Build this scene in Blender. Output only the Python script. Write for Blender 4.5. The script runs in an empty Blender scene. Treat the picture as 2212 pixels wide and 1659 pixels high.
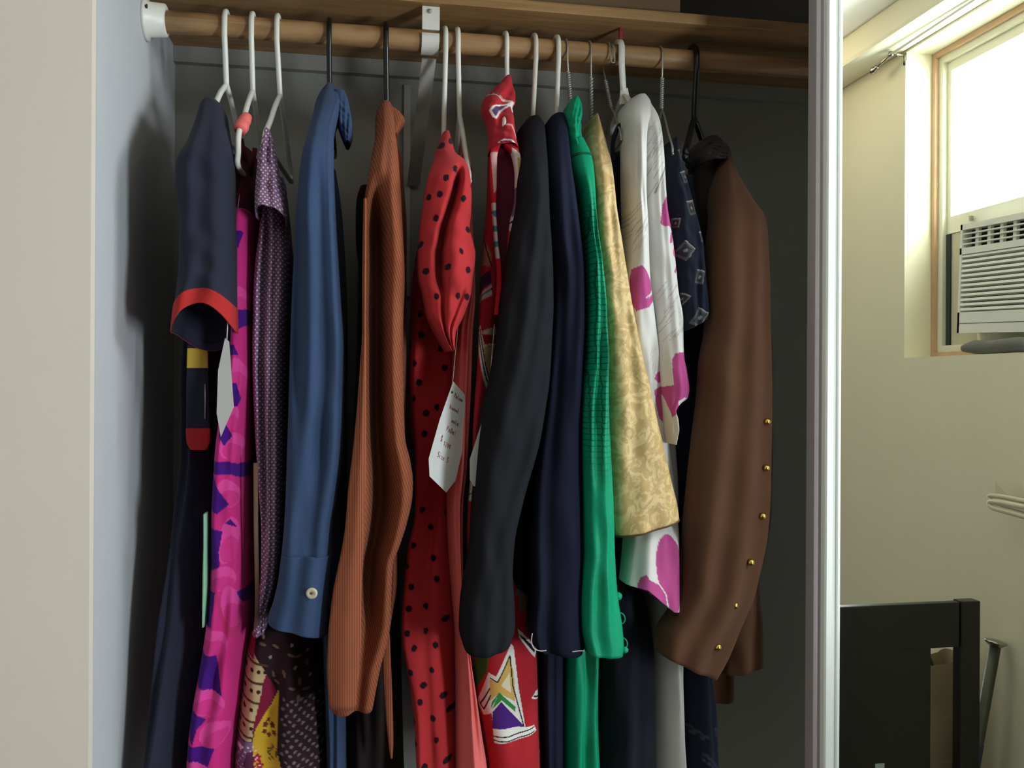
import bpy, bmesh, math, random
import numpy as np
from mathutils import Vector, Matrix

# ------------------------------------------------------------------ camera, world, lights, exposure
sc = bpy.context.scene
COL = sc.collection
W, H, F = 2212.0, 1659.0, 1880.0
CAM = np.array([0.0, -1.29, 1.50])
YAW, ROLL = math.radians(10.0), math.radians(0.3)
FWD = np.array([math.sin(YAW), math.cos(YAW), 0.0])
_r0 = np.array([math.cos(YAW), -math.sin(YAW), 0.0]); _u0 = np.array([0.0, 0.0, 1.0])
CR = math.cos(ROLL) * _r0 + math.sin(ROLL) * _u0
CU = -math.sin(ROLL) * _r0 + math.cos(ROLL) * _u0
cam = bpy.data.objects.new('camera', bpy.data.cameras.new('camera'))
COL.objects.link(cam)
M = Matrix.Identity(4)
for i in range(3):
    M[i][0], M[i][1], M[i][2], M[i][3] = CR[i], CU[i], -FWD[i], CAM[i]
cam.matrix_world = M
cam.data.sensor_width = 36.0
cam.data.lens = 36.0 * F / W
cam.data.clip_start = 0.02
sc.camera = cam

world = bpy.data.worlds.new('sky'); sc.world = world; world.use_nodes = True
world.node_tree.nodes['Background'].inputs[0].default_value = (0.80, 0.90, 1.0, 1)
world.node_tree.nodes['Background'].inputs[1].default_value = 6.0

def area(name, loc, target, sx, sy, power, color):
    d = bpy.data.lights.new(name, 'AREA'); d.shape = 'RECTANGLE'; d.size = sx; d.size_y = sy
    d.energy = power; d.color = color
    o = bpy.data.objects.new(name, d); COL.objects.link(o)
    o.location = loc
    o.rotation_euler = (Vector(target) - Vector(loc)).to_track_quat('-Z', 'Y').to_euler()
    return o
# daylight falling through the two windows of the right-hand wall (one is seen in the mirror, one lies further back)
area('side_window_daylight', (1.90, -0.63, 2.30), (0.2, -0.45, 1.75), 0.80, 0.55, 28, (0.93, 0.97, 1.0))
area('second_window_daylight', (1.672, -1.72, 1.13), (-0.3, -1.2, 1.08), 0.44, 0.9, 50, (0.84, 0.92, 1.0))

sc.view_settings.view_transform = 'Standard'
sc.view_settings.look = 'None'
sc.view_settings.gamma = 1.0
sc.view_settings.use_curve_mapping = False
sc.view_settings.exposure = 0.07
sc.cycles.use_denoising = True
sc.cycles.max_bounces = 8
sc.cycles.sample_clamp_indirect = 4.0

# ------------------------------------------------------------------ helpers
YM = 0.03            # plane of the mirror in the sliding door

def ray(px, py):
    u = (np.asarray(px, float) - W / 2) / F; v = (H / 2 - np.asarray(py, float)) / F
    u, v = np.broadcast_arrays(u, v)
    return FWD + u[..., None] * CR + v[..., None] * CU

def P(px, py, y):
    d = ray(px, py); t = (np.asarray(y, float) - CAM[1]) / d[..., 1]
    return CAM + t[..., None] * d

def PM(px, py, x=None, dist=None):
    """a point of the room seen in the mirror: on the plane x, or at a distance dist behind the camera plane"""
    d = ray(px, py)
    t = (x - CAM[0]) / d[..., 0] if x is not None else dist / d[..., 1]
    p = CAM + t * d
    return np.array([p[0], 2 * YM - p[1], p[2]])

def lin(c):
    c = np.asarray(c, float) / 255.0
    return np.where(c <= 0.04045, c / 12.92, ((c + 0.055) / 1.055) ** 2.4)

def mesh_obj(name, verts, faces, mat, parent=None, smooth=True, uv=None, col=None):
    me = bpy.data.meshes.new(name)
    me.from_pydata([tuple(map(float, v)) for v in verts], [], [tuple(f) for f in faces])
    finish(me, smooth, uv, col)
    if mat: me.materials.append(mat)
    o = bpy.data.objects.new(name, me); COL.objects.link(o)
    if parent: o.parent = parent
    return o

def finish(me, smooth=True, uv=None, col=None):
    n = len(me.loops)
    li = np.empty(n, np.int32); me.loops.foreach_get('vertex_index', li)
    if uv is not None:
        l = me.uv_layers.new(name='UVMap'); l.data.foreach_set('uv', np.asarray(uv, np.float32)[li].ravel())
    if col is not None:
        a = me.color_attributes.new('Col', 'FLOAT_COLOR', 'POINT')
        c = np.ones((len(me.vertices), 4), np.float32); c[:, :3] = col
        a.data.foreach_set('color', c.ravel())
    me.polygons.foreach_set('use_smooth', np.full(len(me.polygons), smooth))
    me.update()

def thing(name, label, cat, group=None, loc=None):
    o = bpy.data.objects.new(name, None); COL.objects.link(o); o.empty_display_size = 0.05
    if loc is not None: o.location = loc
    o['label'] = label; o['category'] = cat
    if group: o['group'] = group
    return o

def tag(o, label, cat, group=None):
    o['label'] = label; o['category'] = cat
    if group: o['group'] = group
    return o

def struct(o, label=None):
    o['kind'] = 'structure'
    if label: o['label'] = label
    return o

def box(name, lo, hi, mat, parent=None, bevel=0.0, rot=None):
    bm = bmesh.new(); bmesh.ops.create_cube(bm, size=1.0)
    lo = Vector(lo); hi = Vector(hi); c = (lo + hi) / 2; s = hi - lo
    for v in bm.verts: v.co = Vector((v.co.x * s.x, v.co.y * s.y, v.co.z * s.z))
    if bevel > 0: bmesh.ops.bevel(bm, geom=bm.edges[:], offset=bevel, segments=2, affect='EDGES', profile=0.7)
    if rot is not None: bmesh.ops.rotate(bm, verts=bm.verts[:], cent=(0, 0, 0), matrix=rot)
    bmesh.ops.translate(bm, verts=bm.verts[:], vec=c)
    me = bpy.data.meshes.new(name); bm.to_mesh(me); bm.free()
    if mat: me.materials.append(mat)
    o = bpy.data.objects.new(name, me); COL.objects.link(o)
    if parent: o.parent = parent
    return o

def smooth_path(pts, n=8):
    pts = [np.asarray(p, float) for p in pts]; out = []
    for i in range(len(pts) - 1):
        p0 = pts[max(i - 1, 0)]; p1 = pts[i]; p2 = pts[i + 1]; p3 = pts[min(i + 2, len(pts) - 1)]
        for k in range(n):
            t = k / n
            out.append(0.5 * ((2 * p1) + (-p0 + p2) * t + (2 * p0 - 5 * p1 + 4 * p2 - p3) * t * t + (-p0 + 3 * p1 - 3 * p2 + p3) * t ** 3))
    out.append(pts[-1]); return out

def sweep(pts, r, n=10, closed=False, flat=1.0):
    """verts, faces of a tube; r a number or one per point; flat squashes it along its binormal"""
    pts = [Vector(p) for p in pts]; m = len(pts)
    rs = [r] * m if np.isscalar(r) else list(r)
    verts, faces = [], []; nrm = None
    for i in range(m):
        a = pts[(i - 1) % m] if (closed or i > 0) else pts[i]
        b = pts[(i + 1) % m] if (closed or i < m - 1) else pts[i]
        t = (b - a).normalized()
        if nrm is None:
            nrm = t.orthogonal().normalized()
            if abs(t.x) < 0.9: nrm = (Vector((1, 0, 0)) - t * t.x).normalized()
        else:
            nrm = (nrm - t * nrm.dot(t)).normalized()
        bn = t.cross(nrm)
        for k in range(n):
            q = 2 * math.pi * k / n
            verts.append(pts[i] + nrm * (rs[i] * math.cos(q)) + bn * (rs[i] * flat * math.sin(q)))
    for i in range(m if closed else m - 1):
        for k in range(n):
            j = (i + 1) % m
            faces.append((i * n + k, i * n + (k + 1) % n, j * n + (k + 1) % n, j * n + k))
    if not closed:
        faces.append(tuple(range(n - 1, -1, -1))); faces.append(tuple(range((m - 1) * n, m * n)))
    return verts, faces

def tube(name, pts, r, mat, parent=None, n=10, closed=False, smooth=0, flat=1.0):
    if smooth:
        m0 = len(pts); pts = smooth_path(pts, smooth)
        if not np.isscalar(r): r = list(np.interp(np.linspace(0, m0 - 1, len(pts)), np.arange(m0), r))
    v, f = sweep(pts, r, n, closed, flat)
    return mesh_obj(name, v, f, mat, parent)

def tubes(name, lists, mat, parent=None, n=10):
    V, Fc = [], []
    for pts, r in lists:
        v, f = sweep(pts, r, n); b = len(V); V += v; Fc += [tuple(i + b for i in q) for q in f]
    return mesh_obj(name, V, Fc, mat, parent)

def lathe(name, prof, center, axis, mat, parent=None, n=20):
    """prof = [(radius, along axis)]"""
    ax = Vector(axis).normalized(); u = ax.orthogonal().normalized(); w = ax.cross(u); c = Vector(center)
    V, Fc = [], []
    for r, h in prof:
        for k in range(n):
            q = 2 * math.pi * k / n
            V.append(c + ax * h + u * (r * math.cos(q)) + w * (r * math.sin(q)))
    m = len(prof)
    for i in range(m - 1):
        for k in range(n):
            Fc.append((i * n + k, i * n + (k + 1) % n, (i + 1) * n + (k + 1) % n, (i + 1) * n + k))
    Fc.append(tuple(range(n - 1, -1, -1))); Fc.append(tuple(range((m - 1) * n, m * n)))
    return mesh_obj(name, V, Fc, mat, parent)

def pinterp(x, xs, ys):
    """smooth monotone interpolation"""
    xs = np.asarray(xs, float); ys = np.asarray(ys, float)
    if len(xs) == 1: return np.full_like(x, ys[0])
    h = np.diff(xs); d = np.diff(ys) / h; m = np.zeros_like(ys)
    for i in range(1, len(xs) - 1):
        if d[i - 1] * d[i] > 0:
            w1, w2 = 2 * h[i] + h[i - 1], h[i] + 2 * h[i - 1]
            m[i] = (w1 + w2) / (w1 / d[i - 1] + w2 / d[i])
    m[0], m[-1] = d[0], d[-1]
    x = np.clip(x, xs[0], xs[-1]); k = np.clip(np.searchsorted(xs, x, side='right') - 1, 0, len(h) - 1)
    t = (x - xs[k]) / h[k]
    return ((2 * t ** 3 - 3 * t ** 2 + 1) * ys[k] + (t ** 3 - 2 * t ** 2 + t) * h[k] * m[k]
            + (-2 * t ** 3 + 3 * t ** 2) * ys[k + 1] + (t ** 3 - t ** 2) * h[k] * m[k + 1])

YR, RR = 0.30, 0.019     # rod distance and radius

def depth_of(spec, py):
    if np.isscalar(spec): return np.full_like(py, float(spec))
    return pinterp(py, [a for a, b in spec], [b for a, b in spec])

def drape(name, rows, yf, yb, mat, parent, nu=72, nv=110, hook=None, hook_py=None, folds=(), prof=None, hem=None,
          span=None, grow=0.0, paint=None, flat=0.55, lip=0.0025, ref=0.3, wav=0.0, seed=0, frontshare=0.62, cap=True, skew=0.0):
    """hanging cloth: a hollow tube of stacked rings. rows = (height, left edge, right edge) as seen from the front,
    yf / yb the nearest and farthest point of each ring in the closet, folds = (amp, count, phase, drift)"""
    ry = [r[0] for r in rows]
    py = np.linspace(ry[0], ry[-1], nv)
    if span: py = np.linspace(span[0], span[1], nv)
    xl = pinterp(py, ry, [r[1] for r in rows]); xr = pinterp(py, ry, [r[2] for r in rows])
    f = depth_of(yf, py); b = depth_of(yb, py)
    yref = f + ref * (b - f)
    nf = int(nu * frontshare); nb = nu - nf
    t = np.concatenate([np.linspace(0, math.pi, nf, endpoint=False), np.linspace(math.pi, 2 * math.pi, nb, endpoint=False)])
    s = -np.cos(t); side = np.sin(t)
    s = np.sign(s) * np.abs(s) ** 0.9
    vv = (py - ry[0]) / (ry[-1] - ry[0])
    S, PY = np.meshgrid(s, py); VV = np.repeat(vv[:, None], nu, 1)
    rng = np.random.RandomState(seed)
    PX = (xl[:, None] + xr[:, None]) / 2 + S * (xr - xl)[:, None] / 2
    pyy = PY.copy()
    if hem is not None:
        front = np.where(side >= 0, 1.0, -1.0)[None, :] * np.abs(side)[None, :] ** 0.5
        pyy = PY + np.broadcast_to(hem(S, front), PY.shape) * VV ** 4
    base = P(PX, pyy, np.repeat(yref[:, None], nu, 1))
    hy = ((b - f) / 2)[:, None]; yc = ((f + b) / 2)[:, None]
    shp = np.sign(side) * np.abs(side) ** flat
    Y = yc - hy * shp[None, :]
    env = np.clip(side, 0, 1)[None, :] ** 0.6
    grow_v = np.clip(VV * 4.0, 0, 1)
    D = np.zeros_like(Y)
    for (amp, cnt, ph, dr) in folds:
        D += amp * np.sin(2 * math.pi * (cnt * (S + 1) / 2 + dr * VV) + ph) * env * grow_v
    if wav:
        for k in range(4):
            a, bq, c = rng.uniform(1, 4), rng.uniform(2, 7), rng.uniform(0, 6.28)
            D += wav * 0.5 * np.sin(a * 3 * S + bq * VV * 3 + c) * env * grow_v
            D += wav * 0.35 * np.sin(-a * 2 * S + bq * VV * 8 + c * 2) * env * grow_v
    if prof is not None: D += prof(S, PY) * env
    Y = Y + D
    X = base[..., 0]; Z = base[..., 2]
    # fan the ring about its middle so that neighbouring rings stay square to the rod
    if hook is not None:
        k = np.argmin(np.abs(py - (hook_py or (ry[0] + 0.3 * (ry[-1] - ry[0])))))
        xm = P((xl[k] + xr[k]) / 2, py[k], yref[k])[0]
        skew = (P(hook, 60, YR)[0] - xm) / (YR - yref[k])
        skew = float(np.clip(skew, -0.5, 0.5))
    X = X + (Y - yref[:, None]) * skew
    if grow:
        cx = X.mean(1, keepdims=True)
        X = X + np.sign(S) * np.abs(S) * grow; Y = Y - shp[None, :] * grow
    V = np.stack([X, Y, Z], -1).reshape(-1, 3)
    uv = np.stack([PX / 1000, -PY / 1000], -1).reshape(-1, 2)
    nrow = nv
    if lip:
        def inset(r3, d):
            tg_ = np.roll(r3, -1, 0)[:, :2] - np.roll(r3, 1, 0)[:, :2]
            tg_ /= np.maximum(1e-9, np.linalg.norm(tg_, axis=1, keepdims=True))
            q3 = r3.copy(); q3[:, 0] -= tg_[:, 1] * d; q3[:, 1] += tg_[:, 0] * d
            return q3
        ring = V[-nu:]; kup = max(1, min(nv - 2, int(nv * 0.02) + 1))
        inn = inset(ring, min(lip, 0.0012)); up = inset(V[-nu * (kup + 1):-nu * kup], min(lip, 0.0012) * 1.5)
        V = np.concatenate([V, inn, up]); uv = np.concatenate([uv, uv[-nu:], uv[-nu:]]); nrow += 2
    i = np.arange(nrow - 1)[:, None] * nu; k = np.arange(nu)[None, :]; k2 = (k + 1) % nu
    q = np.stack([i + k, i + nu + k, i + nu + k2, i + k2], -1).reshape(-1, 4)
    col = None
    if paint is not None:
        pxs = np.concatenate([PX.ravel()] + ([PX[-1], PX[-1]] if lip else [])); pys = np.concatenate([PY.ravel()] + ([PY[-1], PY[-1]] if lip else []))
        pt = Paint(pxs, pys); paint(pt); col = pt.c
    me = bpy.data.meshes.new(name)
    nvx = len(V); nq = len(q)
    capf = 1 if cap else 0
    me.vertices.add(nvx); me.vertices.foreach_set('co', V.astype(np.float32).ravel())
    me.loops.add(nq * 4 + capf * nu)
    li = q.ravel().astype(np.int32)
    if capf: li = np.concatenate([li, np.arange(nu, dtype=np.int32)])
    me.loops.foreach_set('vertex_index', li)
    me.polygons.add(nq + capf)
    me.polygons.foreach_set('loop_start', np.concatenate([np.arange(nq) * 4, [nq * 4]] if capf else [np.arange(nq) * 4]).astype(np.int32))
    me.update(calc_edges=True); me.validate()
    finish(me, True, uv, col)
    me.materials.append(mat)
    o = bpy.data.objects.new(name, me); COL.objects.link(o)
    if parent: o.parent = parent
    return o

class Paint:
    """printed cloth: flat colours laid on the cloth's own coordinates"""
    def __init__(s, px, py): s.x, s.y = px, py; s.c = np.zeros((len(px), 3), np.float32)
    def fill(s, rgb): s.c[:] = lin(rgb)
    def wob(s, a, f=0.05):
        return a * (np.sin(s.x * f + 1.3 * np.sin(s.y * f * 0.7)) + np.cos(s.y * f * 1.3 + 0.8))
    def ell(s, cx, cy, rx, ry, rgb, rot=0.0, wob=0.0):
        a = math.radians(rot); dx, dy = s.x - cx, s.y - cy
        u = dx * math.cos(a) + dy * math.sin(a); v = -dx * math.sin(a) + dy * math.cos(a)
        m = (u / rx) ** 2 + (v / ry) ** 2
        if wob: m = m + wob * np.sin(5 * np.arctan2(v / ry, u / rx) + cx)
        s.c[m < 1] = lin(rgb)
    def poly(s, pts, rgb, mask=None):
        ins = np.zeros(len(s.x), bool); n = len(pts)
        for i in range(n):
            (x1, y1), (x2, y2) = pts[i], pts[(i + 1) % n]
            if y1 == y2: continue
            c = (y1 > s.y) != (y2 > s.y)
            ins ^= c & (s.x < (x2 - x1) * (s.y - y1) / (y2 - y1) + x1)
        s.c[ins] = lin(rgb)
    def line(s, pts, w, rgb):
        for (x1, y1), (x2, y2) in zip(pts[:-1], pts[1:]):
            L = (x2 - x1) ** 2 + (y2 - y1) ** 2
            t = np.clip(((s.x - x1) * (x2 - x1) + (s.y - y1) * (y2 - y1)) / L, 0, 1)
            d2 = (s.x - x1 - t * (x2 - x1)) ** 2 + (s.y - y1 - t * (y2 - y1)) ** 2
            s.c[d2 < (w / 2) ** 2] = lin(rgb)

def Z(ox, oy, k):
    """points read from an enlarged view: origin and scale"""
    return lambda *p: [(ox + a / k, oy + b / k) for a, b in p]

# ------------------------------------------------------------------ materials
def new_mat(name):
    m = bpy.data.materials.new(name); m.use_nodes = True
    nt = m.node_tree; return m, nt, nt.nodes['Principled BSDF']

def N(nt, t, **kw):
    n = nt.nodes.new(t)
    for k, v in kw.items():
        if k in n.inputs.keys(): n.inputs[k].default_value = v
        else: setattr(n, k, v)
    return n

def rgba(c): return tuple(float(x) for x in lin(c)) + (1.0,)

def plain(name, rgb, rough=0.6, metal=0.0, var=0.06, scale=40.0, bump=0.0, coat=0.0):
    m, nt, b = new_mat(name)
    tc = N(nt, 'ShaderNodeTexCoord'); no = N(nt, 'ShaderNodeTexNoise'); no.inputs['Scale'].default_value = scale; no.inputs['Detail'].default_value = 5
    nt.links.new(tc.outputs['Object'], no.inputs['Vector'])
    mx = N(nt, 'ShaderNodeMix', data_type='RGBA')
    c = np.asarray(lin(rgb)); mx.inputs[6].default_value = tuple(c * (1 - var)) + (1,); mx.inputs[7].default_value = tuple(np.minimum(1, c * (1 + var))) + (1,)
    nt.links.new(no.outputs['Fac'], mx.inputs[0]); nt.links.new(mx.outputs[2], b.inputs['Base Color'])
    b.inputs['Roughness'].default_value = rough; b.inputs['Metallic'].default_value = metal; b.inputs['Coat Weight'].default_value = coat
    if bump:
        bp = N(nt, 'ShaderNodeBump'); bp.inputs['Strength'].default_value = bump; bp.inputs['Distance'].default_value = 0.002
        nt.links.new(no.outputs['Fac'], bp.inputs['Height']); nt.links.new(bp.outputs['Normal'], b.inputs['Normal'])
    return m

def fabric(name, rgb=None, rough=0.9, sheen=0.05, weave=900.0, bump=0.25, var=0.10, attr=False, spec=0.1, build=None):
    """woven cloth: fine weave relief and slight colour drift; build(nt, uv) may return a colour socket"""
    m, nt, b = new_mat(name)
    uv = N(nt, 'ShaderNodeUVMap'); tc = N(nt, 'ShaderNodeTexCoord')
    no = N(nt, 'ShaderNodeTexNoise'); no.inputs['Scale'].default_value = 18; no.inputs['Detail'].default_value = 6
    nt.links.new(tc.outputs['Object'], no.inputs['Vector'])
    if attr:
        src = N(nt, 'ShaderNodeVertexColor', layer_name='Col').outputs['Color']
    elif build: src = build(nt, uv.outputs['UV'])
    else:
        r = N(nt, 'ShaderNodeRGB'); r.outputs[0].default_value = rgba(rgb); src = r.outputs[0]
    mr = N(nt, 'ShaderNodeMapRange'); mr.inputs['To Min'].default_value = 1 - var; mr.inputs['To Max'].default_value = 1 + var
    nt.links.new(no.outputs['Fac'], mr.inputs['Value'])
    mu = N(nt, 'ShaderNodeMix', data_type='RGBA', blend_type='MULTIPLY'); mu.inputs[0].default_value = 1.0
    nt.links.new(src, mu.inputs[6]); nt.links.new(mr.outputs[0], mu.inputs[7]); nt.links.new(mu.outputs[2], b.inputs['Base Color'])
    wv = N(nt, 'ShaderNodeTexNoise'); wv.inputs['Scale'].default_value = weave; wv.inputs['Detail'].default_value = 2
    nt.links.new(tc.outputs['Object'], wv.inputs['Vector'])
    bp = N(nt, 'ShaderNodeBump'); bp.inputs['Strength'].default_value = bump; bp.inputs['Distance'].default_value = 0.0006
    nt.links.new(wv.outputs['Fac'], bp.inputs['Height']); nt.links.new(bp.outputs['Normal'], b.inputs['Normal'])
    b.inputs['Roughness'].default_value = rough; b.inputs['Sheen Weight'].default_value = sheen; b.inputs['Sheen Roughness'].default_value = 0.5
    b.inputs['Specular IOR Level'].default_value = spec
    return m

def mathn(nt, op, a, b=None, c=None):
    n = N(nt, 'ShaderNodeMath', operation=op)
    for i, v in enumerate((a, b, c)):
        if v is None: continue
        if hasattr(v, 'default_value') or hasattr(v, 'is_linked'): nt.links.new(v, n.inputs[i])
        else: n.inputs[i].default_value = v
    return n.outputs[0]

def mixn(nt, fac, a, b):
    mx = N(nt, 'ShaderNodeMix', data_type='RGBA'); nt.links.new(fac, mx.inputs[0])
    for i, v in ((6, a), (7, b)):
        if hasattr(v, 'is_linked'): nt.links.new(v, mx.inputs[i])
        else: mx.inputs[i].default_value = rgba(v)
    return mx.outputs[2]

def dots_build(base, dot, sx, sy, rad):
    def f(nt, uv):
        sp = N(nt, 'ShaderNodeSeparateXYZ'); nt.links.new(uv, sp.inputs[0])
        v = mathn(nt, 'MULTIPLY', sp.outputs[1], 1000.0 / sy)
        row = mathn(nt, 'FLOOR', v)
        u = mathn(nt, 'ADD', mathn(nt, 'MULTIPLY', sp.outputs[0], 1000.0 / sx), mathn(nt, 'MULTIPLY', row, 0.5))
        fu = mathn(nt, 'MULTIPLY', mathn(nt, 'SUBTRACT', mathn(nt, 'FRACT', u), 0.5), sx)
        fv = mathn(nt, 'MULTIPLY', mathn(nt, 'SUBTRACT', mathn(nt, 'FRACT', v), 0.5), sy)
        d = mathn(nt, 'ADD', mathn(nt, 'MULTIPLY', fu, fu), mathn(nt, 'MULTIPLY', fv, fv))
        return mixn(nt, mathn(nt, 'LESS_THAN', d, rad * rad), base, dot)
    return f

def rib_build(a, b, period, slant=0.0):
    def f(nt, uv):
        sp = N(nt, 'ShaderNodeSeparateXYZ'); nt.links.new(uv, sp.inputs[0])
        u = mathn(nt, 'ADD', sp.outputs[0], mathn(nt, 'MULTIPLY', sp.outputs[1], slant))
        w = mathn(nt, 'SINE', mathn(nt, 'MULTIPLY', u, 2 * math.pi * 1000.0 / period))
        return mixn(nt, mathn(nt, 'MULTIPLY_ADD', w, 0.5, 0.5), a, b)
    return f

def check_build(base, dark, su, sv, y0, y1):
    def f(nt, uv):
        sp = N(nt, 'ShaderNodeSeparateXYZ'); nt.links.new(uv, sp.inputs[0])
        no = N(nt, 'ShaderNodeTexNoise'); no.inputs['Scale'].default_value = 45; nt.links.new(uv, no.inputs['Vector'])
        wob = mathn(nt, 'MULTIPLY', mathn(nt, 'SUBTRACT', no.outputs['Fac'], 0.5), 0.010)
        a = mathn(nt, 'FRACT', mathn(nt, 'MULTIPLY', mathn(nt, 'ADD', sp.outputs[0], wob), 1000.0 / su))
        b = mathn(nt, 'FRACT', mathn(nt, 'MULTIPLY', mathn(nt, 'ADD', sp.outputs[1], wob), 1000.0 / sv))
        l = mathn(nt, 'MAXIMUM', mathn(nt, 'LESS_THAN', a, 0.20), mathn(nt, 'LESS_THAN', b, 0.17))
        up = N(nt, 'ShaderNodeMapRange', interpolation_type='SMOOTHSTEP'); up.inputs['From Min'].default_value = -y1 / 1000; up.inputs['From Max'].default_value = -(y1 - 160) / 1000
        nt.links.new(sp.outputs[1], up.inputs['Value'])
        dn = N(nt, 'ShaderNodeMapRange', interpolation_type='SMOOTHSTEP'); dn.inputs['From Min'].default_value = -y0 / 1000; dn.inputs['From Max'].default_value = -(y0 + 90) / 1000
        nt.links.new(sp.outputs[1], dn.inputs['Value'])
        fac = mathn(nt, 'MULTIPLY', mathn(nt, 'MULTIPLY', l, up.outputs[0]), mathn(nt, 'MULTIPLY', dn.outputs[0], 0.92))
        n2 = N(nt, 'ShaderNodeTexNoise'); n2.inputs['Scale'].default_value = 120; nt.links.new(uv, n2.inputs['Vector'])
        tone = mixn(nt, n2.outputs['Fac'], tuple(int(c * 0.86) for c in base), base)
        return mixn(nt, fac, tone, dark)
    return f

def brocade_build(light, dark):
    def f(nt, uv):
        mp = N(nt, 'ShaderNodeMapping'); mp.inputs['Scale'].default_value = (34, 26, 1); nt.links.new(uv, mp.inputs['Vector'])
        no = N(nt, 'ShaderNodeTexNoise'); no.inputs['Scale'].default_value = 1.0; no.inputs['Detail'].default_value = 4; no.inputs['Distortion'].default_value = 2.2; no.inputs['Roughness'].default_value = 0.62
        nt.links.new(mp.outputs[0], no.inputs['Vector'])
        r = N(nt, 'ShaderNodeMapRange', interpolation_type='SMOOTHSTEP'); r.inputs['From Min'].default_value = 0.43; r.inputs['From Max'].default_value = 0.58
        nt.links.new(no.outputs['Fac'], r.inputs['Value'])
        m2 = N(nt, 'ShaderNodeMapping'); m2.inputs['Scale'].default_value = (160, 90, 1); nt.links.new(uv, m2.inputs['Vector'])
        n2 = N(nt, 'ShaderNodeTexNoise'); n2.inputs['Scale'].default_value = 1.0; nt.links.new(m2.outputs[0], n2.inputs['Vector'])
        fac = mathn(nt, 'MULTIPLY_ADD', mathn(nt, 'SUBTRACT', n2.outputs['Fac'], 0.5), 0.8, r.outputs[0])
        fac = mathn(nt, 'MINIMUM', mathn(nt, 'MAXIMUM', fac, 0.0), 1.0)
        return mixn(nt, fac, dark, light)
    return f

def wood(name, light, dark, stretch=(1.2, 14, 14), rough=0.5, rings=2.5):
    m, nt, b = new_mat(name)
    tc = N(nt, 'ShaderNodeTexCoord'); mp = N(nt, 'ShaderNodeMapping'); mp.inputs['Scale'].default_value = stretch
    nt.links.new(tc.outputs['Object'], mp.inputs['Vector'])
    no = N(nt, 'ShaderNodeTexNoise'); no.inputs['Scale'].default_value = rings; no.inputs['Detail'].default_value = 4; no.inputs['Distortion'].default_value = 0.6
    nt.links.new(mp.outputs[0], no.inputs['Vector'])
    wv = mathn(nt, 'SINE', mathn(nt, 'MULTIPLY', no.outputs['Fac'], 24.0))
    fac = mathn(nt, 'MULTIPLY_ADD', wv, 0.35, 0.5)
    nt.links.new(mixn(nt, fac, light, dark), b.inputs['Base Color'])
    b.inputs['Roughness'].default_value = rough
    bp = N(nt, 'ShaderNodeBump'); bp.inputs['Strength'].default_value = 0.08; bp.inputs['Distance'].default_value = 0.001
    nt.links.new(no.outputs['Fac'], bp.inputs['Height']); nt.links.new(bp.outputs['Normal'], b.inputs['Normal'])
    return m

def mat_mirror():
    m, nt, b = new_mat('mirror_silver')
    b.inputs['Base Color'].default_value = (0.93, 0.95, 0.90, 1); b.inputs['Metallic'].default_value = 1.0; b.inputs['Roughness'].default_value = 0.0
    return m

def mat_glass():
    m = bpy.data.materials.new('window_glass'); m.use_nodes = True; nt = m.node_tree; nt.nodes.clear()
    o = nt.nodes.new('ShaderNodeOutputMaterial'); t = nt.nodes.new('ShaderNodeBsdfTransparent'); g = nt.nodes.new('ShaderNodeBsdfGlossy'); x = nt.nodes.new('ShaderNodeMixShader')
    t.inputs[0].default_value = (0.95, 0.97, 0.96, 1); g.inputs['Roughness'].default_value = 0.02; x.inputs[0].default_value = 0.06
    nt.links.new(t.outputs[0], x.inputs[1]); nt.links.new(g.outputs[0], x.inputs[2]); nt.links.new(x.outputs[0], o.inputs[0])
    return m

def mat_emit(name, rgb, k):
    m, nt, b = new_mat(name)
    b.inputs['Base Color'].default_value = rgba(rgb); b.inputs['Emission Color'].default_value = rgba(rgb); b.inputs['Emission Strength'].default_value = k
    return m

M_front = plain('cream_wall_paint', (222, 211, 198), 0.85, var=0.02, scale=6, bump=0.05)
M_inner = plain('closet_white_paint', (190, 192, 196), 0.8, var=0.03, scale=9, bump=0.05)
M_backw = plain('closet_paint_shaded', (150, 148, 141), 0.85, var=0.04, scale=8, bump=0.05)  # same white paint as the sides, closet shade darkened into the colour
M_room = plain('yellowed_wall_paint', (234, 228, 200), 0.85, var=0.04, scale=5, bump=0.08)
M_ceil = plain('ceiling_white_paint', (248, 247, 240), 0.9, var=0.02, scale=7)
M_room2 = plain('tan_wall_paint', (104, 90, 76), 0.85, var=0.04, scale=5)
M_floor = wood('floor_boards', (58, 42, 32), (44, 32, 25), stretch=(14, 1.2, 14))
M_rod = wood('pine_rod', (176, 138, 96), (140, 102, 64), stretch=(1.3, 16, 16), rings=1.6)
M_shelf = wood('shelf_pine', (176, 138, 92), (150, 112, 70))
M_wplas = plain('white_plastic', (226, 224, 214), 0.35, var=0.02)
M_cplas = plain('ivory_plastic', (214, 206, 180), 0.4, var=0.03)
M_bplas = plain('black_plastic', (20, 20, 21), 0.28, var=0.1)
M_wire = plain('galvanised_wire', (176, 174, 166), 0.35, metal=0.6, var=0.08)
M_steel = plain('steel', (176, 172, 160), 0.25, metal=1.0, var=0.05)
M_brass = plain('brass', (214, 178, 92), 0.22, metal=1.0, var=0.05)
M_alu = plain('white_enamel_frame', (232, 235, 230), 0.35, var=0.02)
M_alu2 = plain('grey_vinyl_bead', (170, 160, 162), 0.5, var=0.04)
M_bracket = plain('white_enamel_bracket', (224, 222, 212), 0.35, var=0.03)
M_brgrey = plain('grey_enamel_strut', (176, 172, 164), 0.5, var=0.05)
M_paper = plain('white_card', (226, 226, 224), 0.8, var=0.03)
M_ink = plain('red_ink', (150, 58, 66), 0.8)
M_dark = plain('black_hole', (14, 13, 12), 0.8)
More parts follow.
